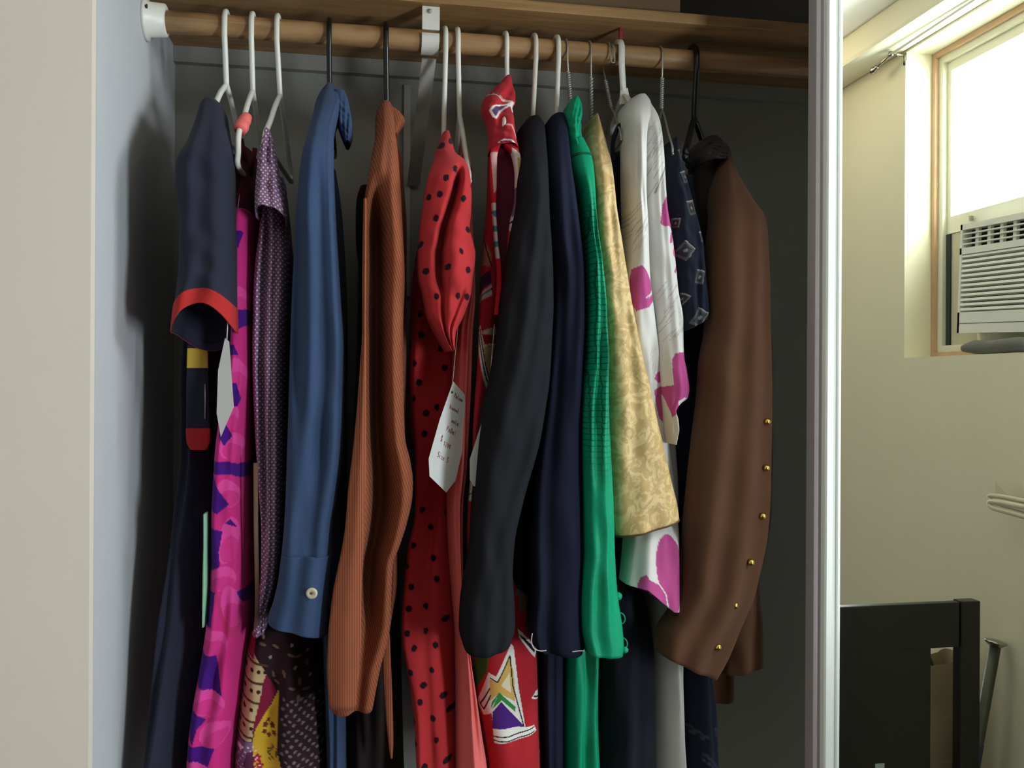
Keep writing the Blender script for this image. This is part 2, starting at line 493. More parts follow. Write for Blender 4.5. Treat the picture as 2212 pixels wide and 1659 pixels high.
M_cardb = plain('brown_cardboard', (120, 96, 70), 0.9, var=0.08)
M_rubber = plain('coral_rubber', (238, 112, 106), 0.55, var=0.05)
M_beige = fabric('beige_knit', (150, 128, 100), weave=500, bump=0.5)
M_redtip = plain('red_plastic', (150, 40, 58), 0.4)
M_chair = plain('black_brown_lacquer', (28, 25, 24), 0.35, var=0.15)
M_bag = plain('crumpled_kraft_paper', (160, 140, 112), 0.85, var=0.15, scale=12, bump=0.3)
M_pole = plain('dark_olive_metal', (82, 82, 70), 0.45, metal=0.5, var=0.08)
M_ac = plain('air_conditioner_plastic', (238, 238, 228), 0.45, var=0.02)
M_acd = plain('air_conditioner_dark', (44, 52, 54), 0.7)
M_wframe = plain('rusty_brown_frame', (200, 164, 130), 0.7, var=0.15, scale=20)
M_sash = plain('sash_white', (226, 224, 204), 0.5, var=0.04, scale=15)
M_mirror = mat_mirror(); M_glass = mat_glass()

# ------------------------------------------------------------------ the room and the closet shell
XL, XRm, ZC = -0.366, 1.62, 2.51    # closet side wall, room side wall with the window, height of the ceiling line
DB = 0.55                           # depth of the closet back wall
RX0, RY0 = -1.7, -3.3
WY0, WY1, WZ0, WZ1 = -1.03, -0.20, 1.585, 2.505   # side window opening

def joined(name, boxes, mat, parent=None):
    V, Fc = [], []
    for (a, b) in boxes:
        k = len(V); (x0, y0, z0), (x1, y1, z1) = a, b
        V += [(x0, y0, z0), (x1, y0, z0), (x1, y1, z0), (x0, y1, z0), (x0, y0, z1), (x1, y0, z1), (x1, y1, z1), (x0, y1, z1)]
        Fc += [tuple(k + i for i in q) for q in ((0, 3, 2, 1), (4, 5, 6, 7), (0, 1, 5, 4), (1, 2, 6, 5), (2, 3, 7, 6), (3, 0, 4, 7))]
    return mesh_obj(name, V, Fc, mat, parent, smooth=False)

struct(box('floor', (RX0 - 0.1, RY0 - 0.1, -0.08), (XRm + 0.3, DB + 0.1, 0.0), M_floor), 'wooden floor of room and closet')
struct(box('ceiling', (RX0 - 0.1, RY0 - 0.1, 2.60), (XRm + 0.3, DB + 0.1, 2.70), M_ceil), 'white ceiling')
struct(joined('wall_front', [((RX0, 0.0, 0), (XL - 0.10, 0.10, 2.60)), ((XL - 0.10, 0.0, 0), (XL - 0.0005, 0.02, 2.60)),
                             ((XL - 0.0005, 0.0, 2.235), (XRm + 0.05, 0.10, 2.60))], M_front), 'cream wall beside and above the closet opening')
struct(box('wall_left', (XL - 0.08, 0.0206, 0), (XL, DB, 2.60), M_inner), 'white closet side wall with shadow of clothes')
struct(box('wall_back', (XL - 0.08, DB, 0), (XRm + 0.1, DB + 0.06, 2.60), M_backw), 'white back wall of the closet, darkened with painted shade')
struct(box('wall_closet_end', (XRm + 0.0, 0.10, 0), (XRm + 0.08, DB, 2.60), M_inner), 'far end wall of the closet')
W2 = (-2.0, -1.45, 0.60, 1.65)   # second window, hidden from the camera by the door frame
struct(joined('wall_right', [((XRm, RY0, 0), (XRm + 0.24, W2[0], 2.60)), ((XRm, W2[1], 0), (XRm + 0.24, WY0, 2.60)), ((XRm, WY1, 0), (XRm + 0.24, 0.0, 2.60)),
                             ((XRm, WY0, 0), (XRm + 0.24, WY1, WZ0)), ((XRm, WY0, WZ1), (XRm + 0.24, WY1, 2.60)),
                             ((XRm, W2[0], 0), (XRm + 0.24, W2[1], W2[2])), ((XRm, W2[0], W2[3]), (XRm + 0.24, W2[1], 2.60))], M_room),
       'yellowish wall with the high window, seen in the mirror')
struct(box('wall_rear', (RX0, RY0 - 0.08, 0), (XRm + 0.24, RY0, 2.6), M_room2), 'wall behind the photographer')
struct(box('wall_side', (RX0 - 0.08, RY0, 0), (RX0, 0.1, 2.60), M_front), 'far left room wall')
# boxed strip along the top of the window wall
struct(box('trim_1', (XRm - 0.115, RY0, ZC), (XRm - 0.0005, -0.001, 2.5999), M_room, bevel=0.012), 'boxed strip under the ceiling above the window')
M_mark = plain('dark_iron', (40, 36, 34), 0.6)
_d = ray(304, 11); _q = CAM + (XL - CAM[0]) / _d[0] * _d
nl_ = tag(thing('nail', 'small dark nail in the closet side wall above the rod socket', 'nail', loc=tuple(_q)), 'small dark nail in the closet side wall above the rod socket', 'nail')
_o = lathe('shank', [(0.0014, -0.001), (0.0014, 0.009), (0.0036, 0.009), (0.0036, 0.0105), (0.001, 0.011)], _q, (1, 0, -0.1), M_mark, n=10); _o.parent = nl_; _o.matrix_parent_inverse = Matrix.Translation(-nl_.location)

# ------------------------------------------------------------------ window with air conditioner (behind the camera, seen in the mirror)
win = struct(thing('window_1', 'white sash window in brown frame above the air conditioner', 'window')); del win['category']
fx = XRm + 0.10
fw = 0.014
V, Fc = [], []
def frame_boxes(x0, x1, y0, y1, z0, z1, w):
    return [((x0, y0, z0), (x1, y0 + w, z1)), ((x0, y1 - w, z0), (x1, y1, z1)), ((x0, y0 + w, z0), (x1, y1 - w, z0 + w)), ((x0, y0 + w, z1 - w), (x1, y1 - w, z1))]
joined('outer_frame', frame_boxes(fx - 0.012, fx + 0.05, WY0 + .0005, WY1 - .0005, WZ0 + 0.0005, WZ1 - 0.0005, 0.016), M_wframe, win)
joined('inner_frame', frame_boxes(fx + 0.0, fx + 0.06, WY0 + 0.0165, WY1 - 0.0165, WZ0 + 0.0165, WZ1 - 0.0165, 0.02), M_sash, win)
ZS = 1.955
joined('sash', [((fx + 0.014, WY0 + 0.037, ZS), (fx + 0.05, WY1 - 0.037, ZS + 0.05)), ((fx + 0.014, WY0 + 0.037, WZ1 - 0.065), (fx + 0.05, WY1 - 0.037, WZ1 - 0.037)),
                ((fx + 0.014, WY0 + 0.037, ZS + 0.05), (fx + 0.05, WY0 + 0.055, WZ1 - 0.065)), ((fx + 0.014, WY1 - 0.055, ZS + 0.05), (fx + 0.05, WY1 - 0.037, WZ1 - 0.065))], M_sash, win)
box('pane', (fx + 0.03, WY0 + 0.055, ZS + 0.05), (fx + 0.034, WY1 - 0.055, WZ1 - 0.065), M_glass, win)
box('latch', (fx + 0.004, WY0 + 0.145, ZS + 0.02), (fx + 0.014, WY0 + 0.152, ZS + 0.034), M_steel, win)

w2 = struct(thing('window_2', 'second window of the right-hand wall, behind the photographer', 'window')); del w2['category']
joined('outer_frame', frame_boxes(XRm + 0.002, XRm + 0.03, W2[0] + .0005, W2[1] - .0005, W2[2] + .0005, W2[3] - .0005, 0.04), M_sash, w2)
box('pane', (XRm + 0.012, W2[0] + 0.04, W2[2] + 0.04), (XRm + 0.016, W2[1] - 0.04, W2[3] - 0.04), M_glass, w2)
AY0, AY1, AZ0, AZ1 = -0.862, -0.372, 1.640, 1.945
AX = fx - 0.05
ac = thing('window_air_conditioner', 'white window air conditioner with louvred front, reflected in the mirror', 'air conditioner', loc=(AX, (AY0 + AY1) / 2, AZ0))
acR = Matrix.Rotation(math.radians(-2.6), 4, 'X')
def acp(o):
    o.parent = ac; o.matrix_parent_inverse = Matrix.Translation(-ac.location)
    return o
acp(joined('cabinet', [((AX + 0.03, AY0 + 0.004, AZ0 + .004), (AX + 0.40, AY1 - 0.004, AZ1 - .004))], M_acd))
# front shell: side strips and rails
g0, g1 = AZ0 + 0.058, AZ1 - 0.085
acp(joined('front_shell', [((AX, AY0, AZ0), (AX + 0.03, AY0 + 0.008, AZ1)), ((AX, AY1 - 0.008, AZ0), (AX + 0.03, AY1, AZ1)),
        ((AX, AY0, AZ0), (AX + 0.03, AY1, g0)), ((AX, AY0, g1), (AX + 0.03, AY1, g1 + 0.018)), ((AX, AY0, AZ1 - 0.016), (AX + 0.03, AY1, AZ1))], M_ac))
nl = 12
for i in range(nl):
    z = g0 + (i + 0.5) * (g1 - g0) / nl
    acp(box('louvre', (AX + 0.002, AY0 + 0.008, z - 0.0035), (AX + 0.018, AY1 - 0.008, z + 0.0035), M_ac, rot=Matrix.Rotation(math.radians(14), 3, 'Y')))
u0, u1 = g1 + 0.018, AZ1 - 0.016
for i in range(3):
    z = u0 + (i + 0.8) * (u1 - u0) / 3.6
    acp(box('vane', (AX + 0.003, AY0 + 0.008, z - 0.0016), (AX + 0.018, AY1 - 0.008, z + 0.0016), M_ac))
for i in range(1, 10):
    y = AY0 + 0.008 + i * 0.047
    acp(box('divider', (AX + 0.010, y - 0.006, u0), (AX + 0.020, y + 0.006, u1), M_ac))
acp(box('seam', (AX - 0.0006, AY0 + 0.002, AZ0 + 0.026), (AX + 0.001, AY1 - 0.002, AZ0 + 0.0275), M_acd))
ac.rotation_euler = (math.radians(-2.6), 0, 0)
box('dark_gap', (fx + 0.012, WY0 + 0.037, WZ0 + 0.037), (fx + 0.017, WY0 + 0.054, ZS - 0.001), M_acd, win)
box('filler_panel', (fx + 0.018, AY0 - 0.004, WZ0 + 0.037), (fx + 0.026, AY1 + 0.004, AZ0 + 0.03), M_sash, win)
fil = box('filler_panel', (fx + 0.018, WY0 + 0.037, WZ0 + 0.037), (fx + 0.026, AY0 - 0.004, ZS - 0.001), plain('yellowed_filler', (196, 190, 164), 0.7, var=0.1, scale=14), win)
fil2 = box('filler_panel', (fx + 0.018, AY1 + 0.004, WZ0 + 0.037), (fx + 0.026, WY1 - 0.037, ZS - 0.001), bpy.data.materials['yellowed_filler'], win)
# grey foam roll on the sill
pts = [(fx - 0.075, -0.80 + 0.05 * i, WZ0 + 0.020 + 0.002 * math.sin(i * 2.1)) for i in range(11)]
tag(tube('foam_roll', pts, [0.010] + [0.019] * 9 + [0.012], plain('grey_foam', (112, 112, 108), 0.9, var=0.1), smooth=4, n=14), 'grey foam roll lying on the sill below the air conditioner', 'foam')

# curtain rod above the window
cr = thing('curtain_rod', 'thin silver curtain rod end with finial high beside the window', 'curtain rod')
a = PM(1887, 152, x=XRm - 0.055); b_ = PM(1925, 117, x=XRm - 0.05)
tube('rod_end', [a, (a + b_) / 2, b_], 0.0048, M_steel, cr)
tube('rod', [b_, b_ + np.array([0.0, 0.43, 0.009]), b_ + np.array([0.0, 0.86, 0.018])], 0.004, M_wplas, cr)  # silver rod coloured white here to imitate window glare washing it out
lathe('finial', [(0.002, -0.012), (0.009, -0.008), (0.011, 0.0), (0.009, 0.008), (0.005, 0.012), (0.008, 0.016), (0.005, 0.022)], a, (b_ - a), M_steel, cr)
tubes('wall_bracket', [([b_, (XRm - 0.001, b_[1], b_[2])], 0.004), ([(XRm - 0.004, b_[1], b_[2] + 0.006), (XRm - 0.004, b_[1], b_[2] - 0.03)], 0.005), ([b_ + np.array([0, 0, .007]), b_ - np.array([0, 0, .007])], 0.0075)], M_steel, cr)

# ceiling lamp of the room
LP = (1.2, -1.22, 2.6)
lamp = thing('ceiling_lamp', 'flush round ceiling lamp with a white glass bowl', 'lamp', loc=LP)
def lamp_part(o): o.parent = lamp; o.matrix_parent_inverse = Matrix.Translation(-lamp.location); return o
lamp_part(lathe('base_plate', [(0.16, 0.0), (0.17, -0.012), (0.165, -0.03)], (LP[0], LP[1], 2.5995), (0, 0, 1), M_wplas, n=40))
lamp_part(lathe('glass_bowl', [(0.155, -0.03), (0.152, -0.06), (0.125, -0.09), (0.07, -0.108), (0.01, -0.113)], (LP[0], LP[1], 2.5995), (0, 0, 1), mat_emit('lamp_glass', (255, 236, 200), 5.0), n=40))

# chair, bag, pole and hangers seen in the mirror
def chair():
    R = PM(2112, 1296, dist=1.915); 
    x1 = R[0]; yb = R[1]; zt = R[2]; x0 = x1 - 0.54
    t = thing('dining_chair', 'black wooden dining chair with a broad panel back, reflected in the mirror', 'chair', loc=((x0 + x1) / 2, yb - 0.2, 0))
    def pp(o): o.parent = t; o.matrix_parent_inverse = Matrix.Translation(-t.location); return o
    pw = 0.052
    for xa in (x0, x1 - pw): pp(box('back_post', (xa, yb - 0.022, 0.0), (xa + pw, yb + 0.010, zt), M_chair, bevel=0.004))
    pp(box('top_rail', (x0 + pw, yb - 0.016, zt - 0.112), (x1 - pw, yb + 0.006, zt - 0.002), M_chair, bevel=0.004))
    pp(box('back_panel', (x0 + pw + 0.078, yb - 0.014, 0.52), (x1 - pw - 0.078, yb + 0.004, zt - 0.111), M_chair, bevel=0.003))
    pp(box('lower_rail', (x0 + pw, yb - 0.016, 0.49), (x1 - pw, yb + 0.006, 0.535), M_chair, bevel=0.003))
    pp(box('seat', (x0, yb - 0.44, 0.425), (x1, yb - 0.022, 0.468), M_chair, bevel=0.008))
    for xa in (x0 + 0.004, x1 - 0.046): pp(box('leg', (xa, yb - 0.43, 0.0), (xa + 0.042, yb - 0.388, 0.426), M_chair, bevel=0.003))
    pp(box('side_rail', (x0 + 0.01, yb - 0.39, 0.2), (x0 + 0.03, yb - 0.02, 0.235), M_chair)); pp(box('side_rail', (x1 - 0.03, yb - 0.39, 0.2), (x1 - 0.01, yb - 0.02, 0.235), M_chair))
    q = PM(1906, 1657, dist=1.90)
    pp(box('paper_label', (q[0] - 0.012, yb + 0.0042, q[2] - 0.03), (q[0] + 0.012, yb + 0.0052, q[2] + 0.004), plain('pale_label', (190, 205, 200), 0.7)))
    return x0, x1, yb, zt
cx0, cx1, cyb, czt = chair()
def paper_bag():
    rng = random.Random(4); V, Fc = [], []
    nx, nz = 28, 20; x0, x1, y0, y1, z0, z1 = cx1 - 0.20, cx1 + 0.055, cyb - 0.20, cyb - 0.065, 0.469, 0.785
    for j in range(nz + 1):
        v = j / nz; z = z0 + (z1 - z0) * v
        for i in range(nx):
            a = 2 * math.pi * i / nx; c, s = math.cos(a), math.sin(a)
            px = math.copysign(abs(c) ** 0.35, c); pyy = math.copysign(abs(s) ** 0.35, s)
            r = 1 - 0.10 * v + 0.035 * math.sin(5 * a + 9 * v) * math.sin(7 * v + a)
            zz = z + (0.05 * c * v ** 6 - 0.03 * abs(c) * v ** 6) + rng.uniform(-.003, .003)
            V.append(((x0 + x1) / 2 + px * r * (x1 - x0) / 2, (y0 + y1) / 2 + pyy * r * (y1 - y0) / 2 * (1 - 0.35 * v), zz))
    for j in range(nz):
        for i in range(nx): Fc.append((j * nx + i, j * nx + (i + 1) % nx, (j + 1) * nx + (i + 1) % nx, (j + 1) * nx + i))
    Fc.append(tuple(range(nx - 1, -1, -1)))
    t = thing('paper_bag', 'crumpled brown paper bag standing on the black chair', 'bag', loc=((x0 + x1) / 2, (y0 + y1) / 2, z0))
    o = mesh_obj('bag_body', V, Fc, M_bag, smooth=False); o.parent = t; o.matrix_parent_inverse = Matrix.Translation(-t.location)
    h = tube('bag_handle', [(cx1 - 0.115, cyb - 0.10, 0.76), (cx1 - 0.105, cyb - 0.10, 0.822), (cx1 - 0.085, cyb - 0.10, 0.835), (cx1 - 0.058, cyb - 0.10, 0.80), (cx1 - 0.045, cyb - 0.10, 0.765)], 0.0035, plain('brown_cord', (70, 56, 44), 0.8), smooth=4)
    h.parent = t; h.matrix_parent_inverse = Matrix.Translation(-t.location)
paper_bag()
pt = PM(2151, 1388, x=XRm - 0.035)
pole = thing('metal_pole', 'dark metal pole with a flat round cap leaning by the chair', 'pole', loc=(pt[0] - 0.14, pt[1] - 0.02, 0))
pb = np.array([pt[0] - 0.15, pt[1] - 0.02, 0.001]); ax = (pt - pb) / np.linalg.norm(pt - pb)
o = tube('shaft', [pb, pt], 0.0135, M_pole, n=16); o.parent = pole; o.matrix_parent_inverse = Matrix.Translation(-pole.location)
o = lathe('cap', [(0.012, -0.012), (0.022, -0.004), (0.027, 0.001), (0.026, 0.004), (0.01, 0.007)], pt, ax, M_steel, n=24); o.parent = pole; o.matrix_parent_inverse = Matrix.Translation(-pole.location)
o = tube('grip', [pb + ax * 0.05, pt - ax * 0.26], 0.0145, plain('blue_grey_grip', (56, 64, 84), 0.7), n=16); o.parent = pole; o.matrix_parent_inverse = Matrix.Translation(-pole.location)

def spare_hanger(dy, dx, lab, peg):
    t = thing('plastic_hanger', lab, 'hanger', 'spare hangers on the wall hook')
    X0 = XRm - 0.06 - dx
    q = lambda px, py: PM(px, py + dy, x=X0)
    loop = [q(2290, 1098), q(2180, 1076), q(2155, 1072), q(2140, 1071), q(2137, 1075), q(2143, 1083), q(2165, 1090), q(2230, 1108), q(2330, 1140), q(2400, 1190), q(2480, 1250), q(2500, 1262), q(2498, 1250), q(2470, 1228), q(2390, 1150)]
    sm = smooth_path(loop + [loop[0]], 5)[:-1]
    v, f = sweep(sm, 0.0062, 10, True); mesh_obj('frame', v, f, M_cplas, t)
    n0 = loop[0]; 
    hk = [(loop[0] + loop[-1]) / 2, peg + np.array([0, 0, -0.03]), peg + np.array([0, -0.014, -0.006]), peg + np.array([0, -0.010, 0.010]), peg + np.array([0, 0.004, 0.0115]), peg + np.array([0, 0.013, -0.002])]
    tube('hook', hk, 0.003, M_cplas, t, smooth=5)
    return loop
peg = PM(2345, 1020, x=XRm - 0.065)
pg = tag(thing('wall_hook', 'small steel wall hook holding spare white hangers', 'hook', loc=(XRm, peg[1], peg[2])), 'small steel wall hook holding spare white hangers', 'hook')
o = tubes('peg', [([(XRm - 0.001, peg[1], peg[2] - 0.003), (XRm - 0.115, peg[1], peg[2] - 0.003), (XRm - 0.12, peg[1], peg[2] + 0.012)], 0.004), ([(XRm - 0.0005, peg[1], peg[2] - 0.003), (XRm - 0.008, peg[1], peg[2] - 0.003)], 0.016)], M_steel)
o.parent = pg; o.matrix_parent_inverse = Matrix.Translation(-pg.location)
spare_hanger(0, 0.0, 'spare white plastic hanger nearest the wall, at the right mirror edge', peg)
spare_hanger(13, 0.035, 'spare white plastic hanger in front and lower, at the right mirror edge', peg + np.array([-0.035, 0, 0.0]))
q = [PM(*p, x=XRm - 0.045) for p in ((2149, 1040), (2188, 1078), (2152, 1072))]
V = [p for p in q] + [p + np.array([0.0012, 0, 0]) for p in q]
tag(mesh_obj('paper_scrap', V, [(0, 1, 2), (5, 4, 3), (0, 3, 4, 1), (1, 4, 5, 2), (2, 5, 3, 0)], M_cplas, smooth=False), 'small pale paper scrap stuck behind the spare hangers', 'paper')

# ------------------------------------------------------------------ sliding mirror door
XD = P(1757, 829, YM)[0]
dz0, dz1 = 0.02, 2.222
door = struct(thing('door_1', 'sliding mirror door in a white grooved frame', 'door')); del door['category']
def stile(px_edges):
    # profile across the stile: (pixel column, how far it stands before the glass)
    prof = px_edges
    V, Fc = [], []
    pr = [(P(px, 829, YM)[0], YM - d) for px, d in prof] + [(P(prof[-1][0], 829, YM)[0], YM + 0.022), (P(prof[0][0], 829, YM)[0], YM + 0.022)]
    n = len(pr)
    for z in (dz0, dz1): V += [(x, y, z) for x, y in pr]
    Fc += [(i, (i + 1) % n, n + (i + 1) % n, n + i) for i in range(n)] + [tuple(range(n - 1, -1, -1)), tuple(range(n, 2 * n))]
    return V, Fc
V, Fc = stile([(1757.5, 0.000), (1758, 0.003), (1763, 0.005), (1767, 0.003), (1772, 0.004)]); mesh_obj('edge_bead', V, Fc, M_alu2, door, smooth=False)
V, Fc = stile([(1772.2, 0.004), (1773, 0.014), (1776, 0.017), (1788, 0.017), (1792, 0.012), (1796, 0.007), (1803, 0.006), (1804, 0.011), (1809, 0.011), (1811, 0.0005)]); mesh_obj('stile', V, Fc, M_alu, door, smooth=False)
XG = P(1808, 829, YM)[0]
box('mirror_glass', (XG, YM, dz0 + 0.03), (XRm - 0.03, YM + 0.006, dz1 - 0.03), M_mirror, door)
joined('rail', [((XG, YM - 0.012, dz0), (XRm - 0.004, YM + 0.022, dz0 + 0.03))], M_alu, door)
joined('rail', [((XG, YM - 0.012, dz1 - 0.03), (XRm - 0.004, YM + 0.022, dz1))], M_alu, door)
box('stile', (XRm - 0.03, YM - 0.012, dz0 + 0.03), (XRm - 0.004, YM + 0.022, dz1 - 0.03), M_alu, door)
struct(box('trim_2', (XL, 0.012, 2.222), (XRm - 0.001, 0.075, 2.2349), M_alu), 'sliding door head track')

# ------------------------------------------------------------------ rod, shelf, bracket
zrod = float((P(345, 48, YR)[2] + P(1180, 109, YR)[2] + P(1480, 127, YR)[2]) / 3)
rod = thing('closet_rod', 'round pine closet rod carrying all the hangers', 'rod', loc=(XL, YR, zrod))
def rp(o): o.parent = rod; o.matrix_parent_inverse = Matrix.Translation(-rod.location); return o
rp(tube('pole', [(XL + 0.012 + i * 0.1, YR, zrod) for i in range(20)], RR, M_rod, n=32))
rp(lathe('end_socket', [(0.036, 0.0), (0.036, 0.006), (0.029, 0.008), (0.0275, 0.034), (0.025, 0.036), (0.0195, 0.036)], (XL, YR, zrod + 0.002), (1, 0, 0), M_wplas, n=36))
SZ = float(P(1180, 26, 0.245)[2])
shelf = box('closet_shelf', (XL + 0.0005, 0.245, SZ), (XRm - 0.0005, DB - 0.0005, SZ + 0.019), M_shelf, bevel=0.0015)
tag(shelf, 'narrow pine closet shelf above the rod', 'shelf')
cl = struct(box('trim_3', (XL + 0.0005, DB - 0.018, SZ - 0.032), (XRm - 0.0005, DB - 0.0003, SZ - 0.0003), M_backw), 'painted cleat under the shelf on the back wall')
bx = P(760, 4, 0.262)[0]
tag(box('cardboard_box', (XL + 0.02, 0.262, SZ + 0.0195), (P(1470, 5, 0.262)[0], 0.52, SZ + 0.17), M_cardb, bevel=0.003), 'brown cardboard box on the closet shelf, only its lower edge showing', 'box')
# bracket
br = thing('shelf_bracket', 'white enamelled metal bracket holding the rod below the shelf', 'bracket')
xb = P(931, 60, 0.27)[0]; wb = 0.0165
x_l = P(911.5, 48, 0.262)[0]; x_r = P(949.5, 48, 0.262)[0]
box('front_plate', (x_l, 0.258, SZ - 0.042), (x_r, 0.262, SZ - 0.0004), M_bracket, br, bevel=0.0012)
mesh_obj('screw', *sweep([(xb - 0.003, 0.2575, SZ - 0.010), (xb - 0.003, 0.2555, SZ - 0.010)], 0.004, 10), M_brgrey, br)
arc = [(xb, YR - (RR + 0.004) * math.cos(q), zrod - (RR + 0.004) * math.sin(q)) for q in np.linspace(-0.25, math.pi + 0.2, 18)]
def ribbon(name, pts, w, th, mat, parent):
    V, Fc = [], []
    pts = [Vector(p) for p in pts]
    for i, p in enumerate(pts):
        t = (pts[min(i + 1, len(pts) - 1)] - pts[max(i - 1, 0)]).normalized(); nn = t.cross(Vector((1, 0, 0))).normalized()
        for sx, sn in ((-1, -1), (1, -1), (1, 1), (-1, 1)): V.append(p + Vector((sx * w / 2, 0, 0)) + nn * (sn * th / 2))
    m = len(pts)
    for i in range(m - 1):
        for k in range(4): Fc.append((i * 4 + k, i * 4 + (k + 1) % 4, (i + 1) * 4 + (k + 1) % 4, (i + 1) * 4 + k))
    Fc += [(3, 2, 1, 0), tuple(range((m - 1) * 4, m * 4))]
    return mesh_obj(name, V, Fc, mat, parent, smooth=False)
ribbon('rod_hook', arc, x_r - x_l, 0.003, M_bracket, br)
db = P(893, 400, DB - 0.012); dt = (xb, YR + 0.012, zrod - 0.028)
ribbon('diagonal_brace', [dt, (np.array(dt) + db) / 2, db], 0.026, 0.004, M_brgrey, br)
box('wall_leg', (P(872, 300, DB)[0], DB - 0.006, P(880, 640, DB)[2]), (P(886, 300, DB)[0], DB - 0.0005, SZ - 0.046), M_brgrey, br)

# ------------------------------------------------------------------ hangers
def hanger(kind, label, hook, neck, tip, r=0.0042, mat=None, yt=0.12, front=True, top=None, drop=0.018, twist=False, arms=True, group=None, squash=1.0, back_len=1.0, hookmat=None):
    t = thing(kind, label, 'hanger', group)
    Nk = P(neck[0], neck[1], YR); R = RR + r * (squash if squash > 1 else 1) + 0.0004
    xh = P(hook[0], hook[1], YR - R)[0]
    sg = -1 if front else 1
    pts = [Nk, Nk * 0.75 + np.array([xh, YR + sg * R * 0.7, zrod - 0.03]) * 0.25, np.array([xh, YR + sg * R, zrod - 0.025])]
    a0 = math.pi if front else 0.0
    for q in np.linspace(0, math.pi * 0.86, 14):
        pts.append(np.array([xh, YR + sg * R * math.cos(q), zrod + R * math.sin(q)]))
    hp = smooth_path(pts[:3], 6)[:-1] + pts[2:]
    tube('hook', hp, r, hookmat or mat, t, n=10, flat=squash)
    if twist:
        V, Fc = [], []
        top_z = zrod - 0.03; L = np.linalg.norm(pts[2] - Nk)
        for ph in (0, math.pi):
            h = [Nk + (pts[2] - Nk) * k / 60 * 0.75 + np.array([math.cos(ph + k * 0.75) * r * 1.5, math.sin(ph + k * 0.75) * r * 1.5, 0]) for k in range(61)]
            v, f = sweep(h, r, 7); b = len(V); V += v; Fc += [tuple(i + b for i in q) for q in f]
        mesh_obj('twisted_neck', V, Fc, mat, t)
    if arms:
        T = P(tip[0], tip[1], yt); B = 2 * Nk - T; B[2] = T[2]; B[0] = Nk[0] + (Nk[0] - T[0]) * back_len; 
        B[1] = min(B[1], DB - 0.025)
        d = np.array([0, 0, -drop])
        e1 = T + d * 0.5 + (T - Nk) * 0.04; e2 = B + d * 0.5 + (B - Nk) * 0.03
        loop = [Nk, (Nk * 2 + T) / 3 + np.array([0, 0, .004]), (Nk + T * 2) / 3, T, e1, T + d, (T + B) / 2 + d, B + d, e2, B, (Nk + B * 2) / 3, (Nk * 2 + B) / 3 + np.array([0, 0, .004])]
        sm = smooth_path(loop + [loop[0]], 5)[:-1]
        v, f = sweep(sm, r, 10, True, squash); mesh_obj('frame', v, f, mat, t)
    return t

hanger('plastic_hanger', 'white plastic hanger of the navy dress, leftmost on the rod', (485, 48), (489, 183), (452, 248), mat=M_wplas, r=0.0048, yt=0.215)
h2 = hanger('plastic_hanger', 'white plastic hanger with a coral rubber band wound round its arm', (543, 55), (546, 196), (516, 288), mat=M_wplas, r=0.0046, yt=0.17, drop=0.055)
ba, bb = P(533, 252, 0.20), P(519, 281, 0.175)
tube('rubber_band', [ba, ba * .7 + bb * .3, ba * .5 + bb * .5, ba * .3 + bb * .7, bb], [0.0085, 0.0105, 0.0098, 0.0115, 0.0105], M_rubber, h2, smooth=3, n=14)
hanger('plastic_hanger', 'white plastic hanger of the lavender dotted dress, its back arm in shade', (598, 60), (605, 207), (574, 287), mat=M_wplas, r=0.0046, yt=0.17, back_len=0.85)
hanger('plastic_hanger', 'black plastic hanger of the blue shirt', (711, 70), (712, 200), (700, 255), mat=M_bplas, r=0.0046, yt=0.21)
hanger('plastic_hanger', 'black plastic hanger of the orange ribbed sweater', (834, 80), (836, 240), (832, 285), mat=M_bplas, r=0.005, yt=0.22)
hanger('plastic_hanger', 'white plastic hanger of the red polka dot dress', (963, 90), (958, 300), (955, 350), mat=M_wplas, r=0.0046, yt=0.16)
h7 = hanger('plastic_hanger', 'white plastic hanger with beige straps right of the polka dot dress', (990, 92), (993, 250), (1012, 372), mat=M_wplas, r=0.0046, yt=0.16, back_len=0.4)
hanger('plastic_hanger', 'white plastic hanger of the red geometric print dress', (1095, 100), (1096, 185), (1090, 270), mat=M_wplas, r=0.0044, yt=0.16)
hanger('plastic_hanger', 'glossy white plastic hanger of the black jacket', (1158, 105), (1151, 262), (1150, 330), mat=plain('glossy_white', (214, 208, 196), 0.15, var=0.02), r=0.0046, yt=0.15)
hanger('plastic_hanger', 'white plastic hanger of the navy jacket', (1207, 108), (1202, 258), (1205, 330), mat=M_wplas, r=0.0046, yt=0.15)
hanger('wire_hanger', 'twisted wire hanger of the green satin dress', (1226, 112), (1233, 225), (1240, 285), mat=M_wire, r=0.0016, yt=0.235, twist=True)
hanger('wire_hanger', 'twisted wire hanger of the gold brocade jacket', (1277, 115), (1278, 262), (1292, 330), mat=M_wire, r=0.0016, yt=0.16, twist=True)
hb = hanger('wire_hanger', 'wire hanger of the black dress, hook tip turned to the front', (1318, 118), (1320, 232), (1340, 285), mat=M_wire, r=0.0016, yt=0.20, front=False, twist=True)
xq = P(1324, 110, YR - 0.024)
tube('hook_tip', [xq + np.array([-.0045, .010, .017]), xq + np.array([-.0045, 0, .004]), xq + np.array([-.0035, 0, -.018]), xq + np.array([0, -.001, -.022]), xq + np.array([.0035, 0, -.018]), xq + np.array([.0015, 0, .004]), xq + np.array([0.0, .012, .018])], 0.0014, M_wire, hb, smooth=4, n=8)
hw = hanger('plastic_hanger', 'broad flat white hanger with a red size marker, under the white floral blouse', (1343, 118), (1348, 205), (1372, 238), mat=M_wplas, r=0.0062, yt=0.25, squash=0.5, drop=0.02)
xq = P(1340.5, 75, YR - 0.012)
